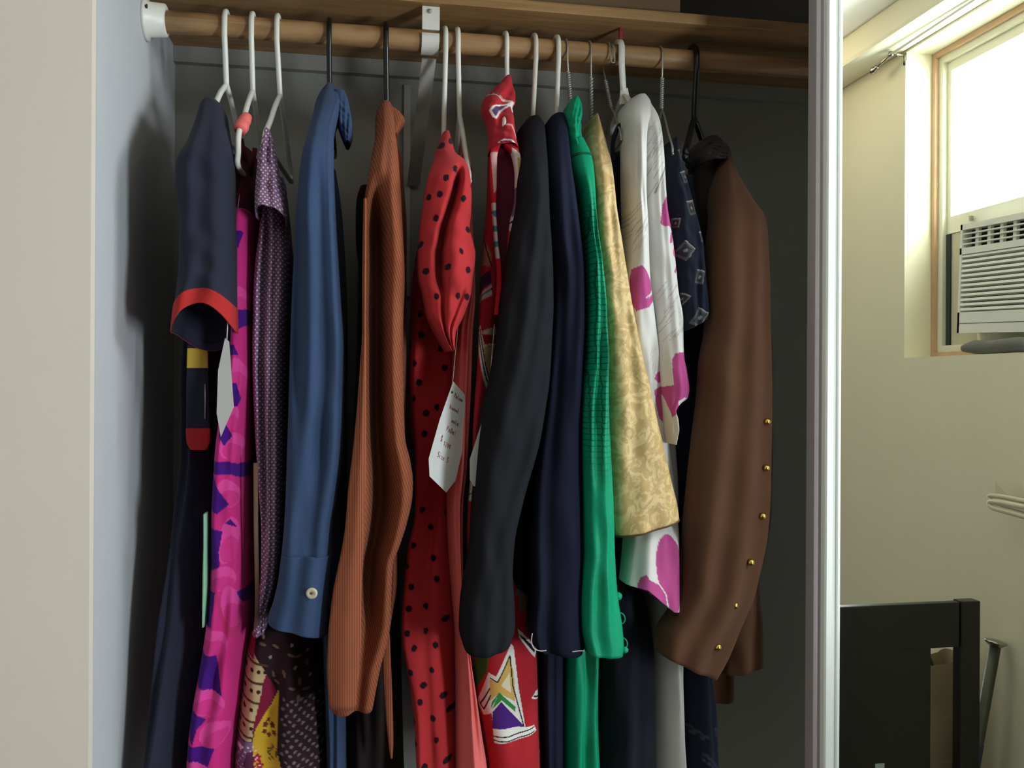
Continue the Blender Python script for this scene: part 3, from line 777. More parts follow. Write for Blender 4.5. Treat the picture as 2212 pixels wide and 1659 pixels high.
box('size_marker', (xq[0] - 0.003, YR - 0.016, zrod + RR + 0.005), (xq[0] + 0.003, YR - 0.008, zrod + RR + 0.028), M_redtip, hw, bevel=0.001)
mesh_obj('web', [P(1340, 190, 0.296), P(1356, 190, 0.296), P(1362, 222, 0.292), P(1338, 226, 0.296), P(1340, 190, 0.302), P(1356, 190, 0.302), P(1362, 222, 0.300), P(1338, 226, 0.302)],
         [(0, 3, 2, 1), (4, 5, 6, 7), (0, 1, 5, 4), (1, 2, 6, 5), (2, 3, 7, 6), (3, 0, 4, 7)], M_wplas, hw, smooth=False)
hanger('wire_hanger', 'wire hanger of the navy square print dress', (1431, 125), (1429, 235), (1452, 315), mat=M_wire, r=0.0018, yt=0.17, twist=True)
hanger('plastic_hanger', 'black plastic hanger of the brown jacket, rightmost on the rod', (1505, 130), (1500, 258), (1482, 322), mat=M_bplas, r=0.0058, yt=0.20, back_len=1.5)

# ------------------------------------------------------------------ garments
z1 = Z(330, 180, 3.19); z2 = Z(330, 600, 3.19); z3 = Z(300, 1100, 2.968); z4 = Z(720, 180, 3.19); z5 = Z(680, 600, 3.19); z6 = Z(680, 1100, 2.967)
y1 = Z(1020, 140, 3.19); y2 = Z(1020, 600, 2.86); y3 = Z(970, 1080, 2.865); y4 = Z(1320, 180, 3.19); y5 = Z(1320, 650, 3.19); y6 = Z(1320, 1100, 2.968)
zp = Z(480, 1340, 5.2)

def shoulders(top, sh, yf=0.07, y0=0.26):
    return [(top, y0), (top + 0.35 * (sh - top), (y0 * 0.55 + yf * 0.45)), (sh, yf + 0.005), (sh + 200, yf), (1800, yf)]
def plus(spec, d): return [(a, b + d) for a, b in spec]

# 1 navy dress with red sleeve trim
F_navy = fabric('navy_wool', (44, 46, 60)); F_redtrim = fabric('red_trim', (180, 48, 48)); F_yel = fabric('yellow_patch', (206, 174, 68)); F_mint = fabric('mint_lining', (140, 190, 158))
g = thing('navy_dress', 'navy short sleeved dress with red sleeve trim, leftmost on the rod', 'dress', 'garments on the closet rod')
rows = [(224, 440, 474), (229, 434, 480), (240, 429, 484), (260, 423, 487), (290, 411, 492), (310, 402, 495), (330, 388, 498), (350, 379, 500), (375, 377, 502), (420, 380, 503), (480, 386, 503), (540, 386, 505), (580, 384, 506), (620, 380, 507), (670, 373, 508), (718, 368, 509)]
sf = shoulders(225, 350, 0.085, 0.22)
hemf = lambda S, fr: np.where(fr > 0, -60 * (1 - S ** 2), 36 * (1 - S ** 2))
drape('sleeve', rows, sf, plus(sf, 0.115), F_navy, g, hem=hemf, folds=[(0.004, 2, 0.5, 0.3)], wav=0.0018, seed=1)
drape('sleeve_trim', rows, sf, plus(sf, 0.115), F_redtrim, g, hem=hemf, span=(664, 718.5), grow=0.0012, nv=14, folds=[(0.004, 2, 0.5, 0.3)], wav=0.0018, seed=1, cap=False)
rows = [(330, 440, 500), (560, 405, 480), (740, 400, 465), (830, 398, 460), (970, 398, 458), (1100, 385, 452), (1250, 365, 446), (1350, 350, 440), (1500, 335, 420), (1659, 320, 399), (1760, 312, 390)]
drape('body', rows, [(330, 0.27), (560, 0.225), (970, 0.225), (1250, 0.17), (1760, 0.12)], [(330, 0.33), (560, 0.44), (1760, 0.48)], F_navy, g, hook=485, hook_py=700, folds=[(0.006, 2, 1.0, 0.4)], wav=0.0025, seed=2, ref=0.12)
st = drape('strap', [(700, 405, 449), (760, 404, 449), (850, 402, 451), (920, 402, 453), (955, 404, 452), (970, 412, 446)], 0.206, 0.214, F_navy, g, nu=40, nv=50, lip=0, flat=0.4)
drape('yellow_patch', [(700, 405, 449), (760, 404, 449), (850, 402, 451), (920, 402, 453)], 0.2045, 0.211, F_yel, st, span=(752, 795), nu=40, nv=12, lip=0, flat=0.4)
drape('red_tip', [(850, 402, 451), (920, 401, 454), (955, 403, 453), (972, 412, 446)], 0.2045, 0.2155, F_redtrim, st, span=(925, 971.5), nu=40, nv=14, lip=0, flat=0.4)
tube('zip', [P(443, 829, 0.2045), P(443.5, 868, 0.2045), P(443, 905, 0.2045)], 0.0011, M_wire, st, n=6)
drape('lining', [(1110, 440, 446), (1160, 440, 447), (1250, 438, 447), (1352, 437, 443)], 0.125, 0.16, F_mint, g, nu=24, nv=30)

# 2 magenta petal print dress
def paint_petals(p):
    p.fill((206, 48, 128))
    for c in [z3((480, 340), (640, 370), (630, 500), (500, 480)), z3((520, 520), (600, 540), (670, 640), (640, 800), (560, 740))]: p.poly(c, (192, 52, 112))
    lobes = [(488, 1240, 28, 26, 0), (466, 1375, 34, 28, 0), (458, 1502, 36, 30, 8), (470, 1568, 34, 26, -35), (428, 1652, 36, 28, 0), (520, 650, 18, 28, 0), (500, 1160, 20, 50, 10), (506, 1300, 20, 44, -8), (505, 960, 22, 30, 20), (500, 1060, 22, 30, -20), (515, 810, 20, 36, 0), (505, 900, 16, 30, 10)]
    for i, (cx, cy, rx, ry, rot) in enumerate(lobes):
        p.ell(cx, cy, rx, ry, (224, 74, 156), rot); p.ell(cx + 2, cy + ry * 0.38, rx * 0.86, ry * 0.58, (210, 56, 136), rot)
    pur = (70, 24, 122)
    for c in [z3((445, 90), (558, 120), (540, 250), (548, 340), (480, 370), (445, 380)), z3((440, 500), (515, 500), (505, 600), (490, 720), (430, 730)), z3((640, 505), (690, 520), (690, 640), (660, 580)),
              z3((360, 870), (430, 900), (520, 900), (548, 1060), (560, 1140), (460, 1110), (350, 1090)), z3((310, 1290), (380, 1250), (455, 1300), (400, 1360), (370, 1460), (320, 1380)),
              z3((285, 1480), (360, 1470), (515, 1468), (470, 1590), (380, 1560), (285, 1590)), z2((570, 240), (660, 220), (655, 330), (600, 370), (570, 380)), z2((525, 465), (580, 462), (612, 540), (525, 530)),
              z2((545, 725), (595, 728), (625, 830), (600, 885), (560, 880)), z2((480, 1080), (520, 990), (572, 1080), (515, 1150)), z2((410, 1260), (540, 1255), (650, 1280), (640, 1380), (560, 1340), (420, 1340)),
              z2((390, 1340), (440, 1350), (480, 1450), (550, 1540), (470, 1610), (390, 1570)), z2((520, 570 + 1100), (560, 1640), (600, 1700)), z2((535, 290), (570, 300), (560, 240)),
              [(398, 1690), (470, 1680), (490, 1730), (400, 1740)], [(500, 500), (530, 505), (520, 540), (500, 530)]]: p.poly(c, pur)
g = thing('petal_print_dress', 'magenta and purple petal print dress beside the navy dress', 'dress', 'garments on the closet rod')
F_pet = fabric('petal_print', attr=True); F_mar = fabric('maroon_cotton_and_shade', (96, 36, 52)); F_mardk = fabric('plum_cotton', (70, 38, 52))
rows = [(455, 502, 540), (540, 494, 538), (620, 500, 537), (700, 497, 537), (800, 490, 537), (900, 468, 534), (990, 456, 532), (1100, 450, 531), (1250, 447, 531), (1350, 437, 530), (1450, 422, 523), (1550, 404, 513), (1659, 394, 503), (1740, 390, 498)]
drape('skirt', rows, [(455, 0.17), (700, 0.14), (1740, 0.115)], [(455, 0.36), (700, 0.42), (1740, 0.46)], F_pet, g, paint=paint_petals, nu=150, nv=520, hook=543, hook_py=800, folds=[(0.006, 1.5, 2.2, 0.2)], wav=0.0025, seed=3, ref=0.12)
drape('bodice', [(330, 517, 546), (400, 512, 549), (460, 503, 546), (520, 500, 540)], [(330, 0.22), (520, 0.172)], [(330, 0.38), (520, 0.36)], F_mar, g, hook=543, wav=0.0025, seed=8, nv=40)  # plain dark maroon paints in the shade over the petal print
for a_, b_ in (((521, 300), (531, 360)), ((551, 320), (541, 380))):
    tube('shoulder_strap', [P(a_[0], a_[1], 0.205), P((a_[0] + b_[0]) / 2, (a_[1] + b_[1]) / 2, 0.205), P(b_[0], b_[1], 0.23)], 0.004, F_mar, g, flat=0.4)

def card(name, pts, y0, dy_dx, mat, label=None, parent=None, th=0.0006, curl=0.0, nv=1):
    """flat card cut to an outline, turned so that it recedes by dy_dx per pixel"""
    x0 = pts[0][0]
    n = len(pts)
    A = [P(a, b, y0 + (a - x0) * dy_dx) for a, b in pts]
    V = A + [q + np.array([0.0, th, 0.0]) for q in A]
    Fc = [tuple(range(n - 1, -1, -1)), tuple(range(n, 2 * n))] + [(i, (i + 1) % n, n + (i + 1) % n, n + i) for i in range(n)]
    return mesh_obj(name, V, Fc, mat, parent, smooth=False)
tg = thing('swing_tag', 'blank white swing tag with pointed end on the petal print dress', 'tag', 'paper swing tags')
card('card', [(486, 730), (495, 738), (505, 879), (477, 944), (468, 893), (471, 800)], 0.100, -0.0004, M_paper, parent=tg)
tube('string', [P(490, 734, 0.099), P(500, 560, 0.16), P(520, 400, 0.2)], 0.0007, M_paper, tg, n=6)

# 3 lavender dotted dress with patchwork skirt
g = thing('dotted_patchwork_dress', 'lavender pin dot dress with a patchwork skirt, left of the blue shirt', 'dress', 'garments on the closet rod')
F_lav = fabric('lavender_dots', build=dots_build((138, 102, 134), (226, 214, 224), 9.0, 6.4, 1.8))
rows = [(278, 572, 581), (300, 565, 589), (340, 557, 597), (400, 551, 606), (440, 549, 614), (462, 549, 617)]
drape('sleeve', rows, [(278, 0.165), (462, 0.10)], [(278, 0.19), (462, 0.19)], F_lav, g, folds=[(0.005, 2, 0.0, 0.2)], hem=lambda S, fr: 8 * S + np.where(fr > 0, -10 * (1 - S ** 2), 10), nv=60, seed=4, wav=0.002)
rows = [(380, 570, 612), (440, 560, 617), (500, 554, 621), (560, 545, 626), (650, 540, 622), (750, 539, 616), (850, 541, 614), (950, 546, 613), (1050, 553, 612), (1150, 560, 611), (1250, 559, 602), (1330, 548, 580), (1364, 544, 578)]
def lavprof(S, PY): return 0.030 * np.exp(-((S + 0.25) / 0.22) ** 2) * np.clip((PY - 440) / 80, 0, 1) * np.clip((1250 - PY) / 300, 0, 1)
drape('body', rows, [(380, 0.19), (500, 0.15), (1364, 0.135)], [(380, 0.34), (500, 0.42), (1364, 0.40)], F_lav, g, hook=598, hook_py=600, prof=lavprof, folds=[(0.005, 3, 1.0, 0.3)], wav=0.0025, seed=5, ref=0.12)
tube('sash', [P(552, 1000, 0.13), P(553, 1150, 0.13), P(556, 1280, 0.13), P(555, 1352, 0.13)], 0.0035, fabric('taupe_ribbon', (120, 92, 80)), g, flat=0.35)
def paint_patch(p):
    p.fill((46, 28, 34))
    # beige striped patch
    p.poly(zp((330, 150), (380, 160), (375, 330), (500, 520), (510, 560), (350, 1290), (150, 1270), (130, 1240), (260, 300)), (196, 170, 130))
    for k, yy in enumerate((390, 600, 815, 1025, 1215)): p.line(zp((130, yy), (330, yy + 25), (520, yy + 70)), 5, (92, 60, 40))
    for k, yy in enumerate((495, 705, 915, 1115)):
        for xx in (190, 260, 350, 430, 500): p.ell(480 + xx / 5.2, 1340 + (yy + (xx - 260) * 0.18) / 5.2, 4.5, 4.0, (60, 36, 30), 45)
    p.poly(zp((290, 180), (385, 180), (370, 400), (250, 360)), (146, 40, 66))
    p.ell(480 + 358 / 5.2, 1340 + 163 / 5.2, 4.5, 3.5, (236, 226, 214))
    # mustard patch
    p.poly(zp((660, 700), (655, 1000), (640, 1400), (740, 1700), (640, 2000), (300, 2000), (360, 1300), (400, 1130), (560, 900)), (206, 164, 50))
    p.poly(zp((510, 560), (620, 740), (540, 930), (360, 1200), (390, 1040), (440, 860), (480, 640)), (130, 30, 60))
    for cx, cy, r in ((500, 1120, 6), (580, 1120, 6), (490, 1195, 5), (600, 1195, 5), (540, 1230, 5), (530, 1070, 4)): p.ell(480 + cx / 5.2, 1340 + cy / 5.2, r, r, (104, 44, 40), 0, 0.35)
    rng = random.Random(2)
    for k in range(34):
        a = rng.uniform(0, 6.28); r = rng.uniform(40, 95); p.ell(480 + (590 + r * 0.7 * math.cos(a)) / 5.2, 1340 + (1420 + r * math.sin(a)) / 5.2, 1.9, 1.9, (84, 74, 36))
    for cx, cy in ((410, 1480), (580, 1640), (350, 1580), (440, 1560)): p.ell(480 + cx / 5.2, 1340 + cy / 5.2, 8, 8, (170, 40, 60), 0, 0.45); p.ell(480 + cx / 5.2, 1340 + cy / 5.2, 2, 2, (240, 200, 190))
    # lavender patch
    p.poly(zp((160, 1290), (360, 1290), (370, 1560), (380, 2000), (40, 2000), (100, 1500)), (128, 96, 132))
    for r_ in range(9):
        for c_ in range(6): p.ell(496 + c_ * 11 + (r_ % 2) * 5, 1600 + r_ * 9, 1.8, 1.8, (214, 206, 220))
    for cx, cy in ((215, 1370), (270, 1620), (130, 1870)): p.poly([(480 + (cx + dx) / 5.2, 1340 + (cy + dy) / 5.2) for dx, dy in ((-45, -5), (0, -30), (45, -5), (0, 28))], (240, 234, 236))
    for cy in (1390, 1590): p.line(zp((110, cy - 10), (190, cy)), 2.5, (236, 226, 230))
    p.poly(zp((300, 1400), (370, 1400), (380, 1600), (320, 1600), (250, 1560)), (90, 40, 70))
    # dark patch with leaves above and little blossoms below
    leaf = (112, 90, 76)
    for cx, cy, rot in ((885, 620, 80), (810, 670, 25), (945, 735, 20), (870, 800, 90), (590, 560, 80), (630, 640, 30), (470, 220, 15), (790, 320, 20), (870, 340, 0), (620, 240, 30), (960, 450, 80), (715, 520, 80)): p.ell(480 + cx / 5.2, 1340 + cy / 5.2, 8, 3.2, leaf, rot)
    for cx, cy in ((560, 360), (960, 310), (800, 215), (840, 455), (990, 605), (480, 140)): p.ell(480 + cx / 5.2, 1340 + cy / 5.2, 3.2, 4.2, (150, 140, 124), 20)
    for r_ in range(22):
        for c_ in range(9):
            xx = 716 + c_ * 92 + (r_ % 2) * 46 - r_ * 6; yy = 800 + r_ * 54 + c_ * 14 - (r_ % 3) * 6
            if 690 < xx < 1130: p.ell(480 + xx / 5.2, 1340 + yy / 5.2, 3.4, 3.4, (112, 98, 100), 0, 0.4)
rows = [(1355, 540, 690), (1400, 528, 690), (1450, 520, 694), (1550, 507, 700), (1659, 495, 708), (1740, 488, 712)]
drape('patchwork_skirt', rows, [(1355, 0.145), (1740, 0.125)], [(1355, 0.40), (1740, 0.44)], fabric('patchwork', attr=True), g, paint=paint_patch, nu=190, nv=300, folds=[(0.014, 2.0, 2.6, 0.1)], wav=0.0018, seed=6, ref=0.12)

# 4 blue shirt
g = thing('blue_shirt', 'slate blue long sleeved shirt with a buttoned cuff', 'shirt', 'garments on the closet rod')
F_blue = fabric('blue_cotton', (56, 73, 104)); 
rows = [(192, 704, 721), (202, 692, 730), (220, 682, 738), (245, 676, 732), (290, 664, 720), (330, 652, 720), (400, 643, 722), (500, 636, 727), (640, 629, 736), (760, 625, 743), (880, 622, 742), (980, 619, 738), (1070, 616, 728), (1134, 613, 718), (1200, 607, 714)]
sf = shoulders(192, 340, 0.075, 0.26)
def blueprof(S, PY): return (0.030 * np.exp(-((S + 0.72 - 0.0004 * (PY - 640)) / 0.30) ** 2) * np.clip((1060 - PY) / 300, 0, 1) + 0.012 * np.exp(-((S - 0.25) / 0.25) ** 2)) * np.clip((PY - 330) / 200, 0, 1) - 0.006 * np.exp(-((S - 0.8) / 0.15) ** 2)
drape('sleeve', rows, sf, plus(sf, 0.12), F_blue, g, prof=blueprof, folds=[(0.004, 1.5, 0.4, 0.6)], wav=0.0025, seed=9)
rows = [(1196, 607, 716), (1258, 599, 711), (1310, 588, 709), (1353, 578, 708), (1372, 578, 706)]
drape('cuff', rows, 0.068, 0.20, F_blue, g, nv=40, folds=[(0.003, 1, 1.0, 0.2)], prof=lambda S, PY: 0.012 * np.exp(-((S + 0.15) / 0.3) ** 2), hem=lambda S, fr: -14 + 14 * S, flat=0.55, lip=0.004)
lathe('button', [(0.0005, -0.0035), (0.0030, -0.003), (0.0045, -0.0042), (0.0082, -0.0042), (0.0088, -0.002), (0.0080, 0.001)], P(674, 1281, 0.0685), (0.12, 1, 0), plain('horn_button', (196, 186, 164), 0.4), g)
lathe('button_thread', [(0.0005, -0.0045), (0.0018, -0.004), (0.002, -0.002)], P(674, 1281, 0.0675), (0.12, 1, 0), plain('brown_thread', (110, 72, 50), 0.8), g)
rows = [(360, 664, 724), (430, 650, 734), (700, 655, 746), (1134, 668, 745), (1372, 690, 745), (1659, 702, 746), (1740, 704, 748)]
drape('body', rows, [(360, 0.24), (460, 0.185), (1740, 0.15)], [(360, 0.38), (460, 0.46), (1740, 0.46)], F_blue, g, hook=711, hook_py=760, folds=[(0.006, 2, 0, 0.3)], wav=0.0025, seed=10, ref=0.1)
rows = [(200, 716, 746), (215, 716, 752), (240, 722, 757), (265, 728, 761), (285, 735, 762), (300, 741, 760), (309, 746, 755)]
drape('collar', rows, [(200, 0.235), (309, 0.185)], [(200, 0.30), (309, 0.25)], F_blue, g, nv=40, nu=48, seed=11, wav=0.002)

# 5 orange ribbed sweater
g = thing('ribbed_sweater', 'burnt orange ribbed knit sweater with a long loose tie end', 'sweater', 'garments on the closet rod')
F_or = fabric('orange_rib', build=rib_build((154, 88, 62), (118, 66, 46), 5.2, 0.0), weave=500, bump=0.5)
F_or2 = fabric('orange_rib_slanted', build=rib_build((152, 86, 58), (114, 63, 43), 5.6, 0.34), weave=500, bump=0.5)
rows = [(232, 818, 846), (245, 812, 851), (290, 811, 855), (330, 803, 860), (380, 795, 864), (440, 786, 868), (520, 784, 872), (600, 783, 875), (700, 783, 872), (804, 777, 872), (870, 772, 873), (945, 766, 876), (1000, 759, 888), (1040, 755, 893), (1070, 752, 892), (1130, 747, 880), (1180, 740, 864), (1218, 734, 850), (1302, 717, 846), (1346, 712, 845), (1386, 709, 838), (1437, 707, 824), (1528, 712, 806)]
sf = shoulders(232, 400, 0.07, 0.26)
def orprof(S, PY):
    c = -0.62 + 0.62 * np.clip((PY - 700) / 650, 0, 1)
    return 0.105 * np.exp(-((S - c - 0.30) / 0.38) ** 2) * np.clip((PY - 380) / 120, 0, 1) * (1 - 0.75 * np.clip((PY - 1250) / 200, 0, 1))
drape('sleeve', rows, sf, plus(sf, 0.14), F_or2, g, prof=orprof, nu=110, folds=[(0.003, 2, 0.3, 0.3)], wav=0.002, seed=12, hem=lambda S, fr: 2 * S)
drape('sleeve_edge', [(430, 785, 793), (600, 782.5, 791), (700, 782.5, 790), (804, 776.5, 791), (945, 765, 791), (1070, 751, 789), (1134, 746, 787), (1302, 716, 781), (1386, 708, 780), (1450, 706, 776), (1531, 711, 768)], [(430, 0.078), (1531, 0.056)], [(430, 0.10), (1531, 0.082)], F_or, g, nv=100, nu=48, folds=[(0.002, 1, 0, 0.2)])
rows = [(300, 824, 862), (340, 820, 872), (400, 812, 880), (500, 806, 886), (700, 800, 886), (900, 800, 884), (1100, 800, 880), (1180, 800, 866), (1250, 800, 866), (1330, 805, 852), (1380, 800, 842)]
drape('body', rows, [(300, 0.25), (400, 0.21), (1380, 0.185)], [(300, 0.36), (400, 0.46), (1380, 0.46)], F_or2, g, hook=834, folds=[(0.006, 2, 0, 0.2)], wav=0.0018, seed=13, ref=0.1)
drape('roll_neck', [(234, 824, 850), (245, 830, 866), (262, 838, 875), (275, 842, 866), (292, 845, 857)], [(234, 0.25), (292, 0.22)], [(234, 0.31), (292, 0.28)], F_or2, g, nv=30, nu=44)
drape('tie_end', [(1370, 828, 842), (1437, 826, 845), (1520, 831, 848), (1600, 838, 850), (1637, 843, 848)], 0.165, 0.178, F_or, g, nu=32, nv=50)
g = thing('dark_brown_dress', 'very dark brown dress hanging half hidden behind the orange sweater', 'dress', 'garments on the closet rod')
F_db = fabric('dark_brown_crepe', (44, 34, 33))
drape('body', [(400, 778, 806), (425, 770, 812), (460, 768, 826), (500, 768, 836), (560, 774, 850), (900, 765, 862), (1250, 752, 866), (1500, 746, 872), (1659, 744, 876), (1740, 742, 880)], [(400, 0.34), (500, 0.27), (1740, 0.215)], [(400, 0.40), (500, 0.46), (1740, 0.47)], F_db, g, folds=[(0.008, 2.5, 0.5, 0.2)], wav=0.0025, seed=40, ref=0.1)

# 6 red polka dot dress
g = thing('polka_dot_dress', 'red dress with black polka dots and a puffed sleeve', 'dress', 'garments on the closet rod')
zd4 = z4((820, 633), (757, 697), (650, 808), (718, 800), (695, 957), (600, 1115), (630, 1308), (700, 1480), (877, 828), (918, 1022), (860, 1183), (772, 1287), (912, 1303), (842, 1480), (908, 1482), (950, 730), (795, 435), (733, 465))
zd5 = z5((745, 255), (840, 328), (755, 398), (640, 455), (868, 487), (708, 592), (900, 620), (740, 722), (700, 832), (780, 932), (845, 892), (770, 1072), (657, 1180), (757, 1590), (915, 1615), (680, 1440), (850, 1400), (900, 1220))
zd6 = z6((745, 113), (652, 222), (768, 305), (793, 438), (632, 487), (600, 355), (717, 615), (617, 627), (835, 703), (718, 773), (607, 783), (783, 860), (650, 878), (625, 1037), (762, 1017), (708, 1115), (828, 1187), (690, 1217), (768, 1325), (633, 1362), (793, 1460), (645, 1498), (718, 1630), (850, 1600), (860, 1290))
def paint_polka(dots, r):
    def f(p):
        p.fill((176, 48, 52))
        for i, (x, y) in enumerate(dots): p.ell(x, y, r * (0.92 + 0.12 * math.sin(i * 2.3)), r * 1.12, (36, 20, 26), 15 * math.sin(i * 1.7))
    return f
F_dot = fabric('polka_print', attr=True)
rows = [(294, 953, 970), (312, 946, 976), (337, 939, 984), (352, 934, 1004), (370, 928, 1013), (400, 921, 1017), (431, 916, 1019), (465, 911, 1018), (493, 908, 1016), (520, 906, 1022), (550, 904.5, 1028), (575, 904.5, 1026), (600, 906, 1022), (630, 914, 1019), (681, 925, 1003), (722, 945, 984), (758, 968, 980)]
sf = shoulders(294, 400, 0.062, 0.20)
def polkaprof(S, PY):
    v = (PY - 365) / 180.0
    c = 0.45 - 0.75 * np.clip(v, 0, 1)
    a = 0.050 * np.exp(-((S - c) / 0.16) ** 2) * np.clip(v * 5, 0, 1) * np.clip((640 - PY) / 70, 0, 1)
    lo = -0.016 * np.exp(-((S - 0.30) / 0.42) ** 2) * np.exp(-((PY - 585) / 50) ** 2) - 0.012 * np.exp(-((PY - 395) / 60) ** 2)
    lo2 = 0.02 * np.exp(-((S + 0.25) / 0.14) ** 2) * np.clip((PY - 560) / 50, 0, 1) + 0.008 * np.exp(-((S - 0.55 + (PY - 640) / 260) / 0.1) ** 2) * np.clip((PY - 600) / 40, 0, 1)
    return a + lo + lo2
drape('sleeve', rows, sf, plus(sf, 0.12), F_dot, g, paint=paint_polka(zd4, 6.4), nu=150, nv=260, prof=polkaprof, wav=0.0018, seed=14, hem=lambda S, fr: 0 * S)
rows = [(380, 930, 990), (480, 905, 995), (560, 882, 990), (640, 874, 992), (700, 871, 994), (800, 869, 986), (900, 871, 980), (1000, 884, 976), (1100, 884, 973), (1200, 866, 970), (1300, 858, 973), (1380, 855, 974), (1430, 862, 975), (1480, 872, 976), (1550, 880, 977), (1659, 888, 979), (1740, 892, 980)]
drape('body', rows, [(380, 0.24), (560, 0.21), (1000, 0.215), (1380, 0.17), (1740, 0.14)], [(380, 0.36), (560, 0.34), (1740, 0.30)], F_dot, g, flat=0.9, paint=paint_polka(zd5 + zd6, 6.8), nu=150, nv=560, hook=963, hook_py=700, folds=[(0.008, 1.5, 1.4, 0.3)], wav=0.0025, seed=15, ref=0.1)

# 7 coral dress with beige straps
g = thing('coral_dress', 'crinkled coral pink dress with beige straps behind the polka dot dress', 'dress', 'garments on the closet rod')
F_cor = fabric('coral_crepe', (226, 112, 108), bump=0.6, weave=180)
tube('strap', [P(1001, 318, 0.235), P(1006, 340, 0.22), P(1012, 366, 0.20)], [0.006, 0.010, 0.007], M_beige, g, smooth=4, n=14)
tube('strap', [P(989, 290, 0.34), P(987, 330, 0.36), P(985, 400, 0.38)], 0.006, M_beige, g, smooth=4)
tube('ring', [P(1005 + 8 * math.cos(q), 338 + 10 * math.sin(q), 0.208 - 0.003 * math.sin(q)) for q in np.linspace(0, 2 * math.pi, 25)[:-1]], 0.0012, M_beige, g, closed=True, n=6)
rows = [(360, 1008, 1020), (450, 1004, 1022), (640, 998, 1030), (720, 984, 1026), (850, 981, 1021), (1000, 976, 1014), (1100, 973, 1002), (1200, 977, 1001), (1300, 984, 1003), (1400, 991, 1016), (1500, 991, 1034), (1600, 989, 1050), (1659, 988, 1060), (1740, 986, 1068)]
drape('body', rows, [(360, 0.20), (640, 0.17), (1740, 0.115)], [(360, 0.30), (640, 0.42), (1740, 0.44)], F_cor, g, hook=990, hook_py=700, folds=[(0.005, 3, 1.4, 0.2)], wav=0.0025, seed=16, ref=0.1)
tg = thing('swing_tag', 'white swing tag with red handwriting reading Size S on the polka dot dress', 'tag', 'paper swing tags')
tq = [(979, 824), (1004, 852), (1006, 912), (1002, 960), (984, 1038), (964, 1064), (928, 1029), (926, 991), (950, 906)]
ty = lambda px: 0.112 + (px - 926) * 0.0005
cd = card('card', tq, ty(979), 0.0005, M_paper, parent=tg)
lathe('hole', [(0.0004, -0.001), (0.0022, -0.001), (0.0022, 0.0)], P(976, 847, ty(976)), (0, 1, 0), M_dark, cd)
def scribble(name, strokes, w=0.00055):
    L = []
    for st_ in strokes:
        L.append(([P(a, b, ty(a) - 0.0004) for a, b in st_], w))
    return tubes(name, L, M_ink, cd, n=5)
def wr(x, y, seq, sx=5.2, sy=8.5, sl=0.62):
    """strokes given in letter units, set along the slanted writing line"""
    out = []
    for st_ in seq: out.append([(x + a * sx + b * sy * 0.22, y + a * sx * sl - b * sy) for a, b in st_])
    return out
LT = {'S': [[(.8, .95), (.4, 1.05), (.15, .8), (.5, .5), (.75, .25), (.4, 0), (.05, .12)]], 'i': [[(.3, .55), (.3, 0)], [(.3, .8), (.32, .88)]], 'z': [[(.05, .55), (.6, .55), (.1, 0), (.65, 0)]],
      'e': [[(.1, .3), (.6, .32), (.5, .55), (.15, .5), (.1, .15), (.4, 0), (.65, .12)]], '1': [[(.2, .8), (.4, 1), (.4, 0)]], '2': [[(.1, .8), (.4, 1), (.65, .75), (.1, 0), (.7, 0)]],
      '0': [[(.4, 1), (.1, .5), (.4, 0), (.7, .5), (.4, 1)]], '$': [[(.7, .9), (.3, 1), (.2, .7), (.6, .4), (.5, .05), (.1, .1)], [(.45, 1.15), (.4, -.1)]],
      'w': [[(0, .6), (.15, 0), (.3, .5), (.5, 0), (.7, .6)]], 'n': [[(.05, 0), (.1, .55), (.35, .6), (.45, 0)]], 'l': [[(.2, 1.05), (.15, .1), (.4, 0)]], 'P': [[(.1, 0), (.15, 1), (.6, .95), (.6, .55), (.15, .5)]],
      'h': [[(.1, 1), (.1, 0)], [(.1, .45), (.4, .6), (.5, 0)]], 'a': [[(.55, .5), (.2, .5), (.1, .1), (.4, .05), (.55, .5), (.6, 0)]], 'D': [[(.1, 0), (.15, 1), (.6, .8), (.65, .3), (.1, 0)]]}
def word(x, y, s, sx=5.2, sy=8.5):
    L = []
    for i, ch in enumerate(s):
        if ch in LT: L += wr(x + i * sx * 0.85, y + i * sx * 0.85 * 0.62, LT[ch], sx, sy)
    return L
scribble('handwriting', word(944, 986, 'Size S', 4.6, 11) + word(951, 952, '$', 5, 12) + word(957, 962, '1200', 4.6, 10) + word(964, 930, 'PnDnl', 5.0, 11) + word(975, 912, 'wnln', 4.6, 9) + word(971, 882, 'hanwl', 4.8, 9) + word(981, 858, 'Pnlwe', 4.2, 9))
tube('string', [P(976, 847, ty(976) - 0.001), P(984, 760, 0.15), P(995, 650, 0.165)], 0.0006, M_paper, tg, n=6)

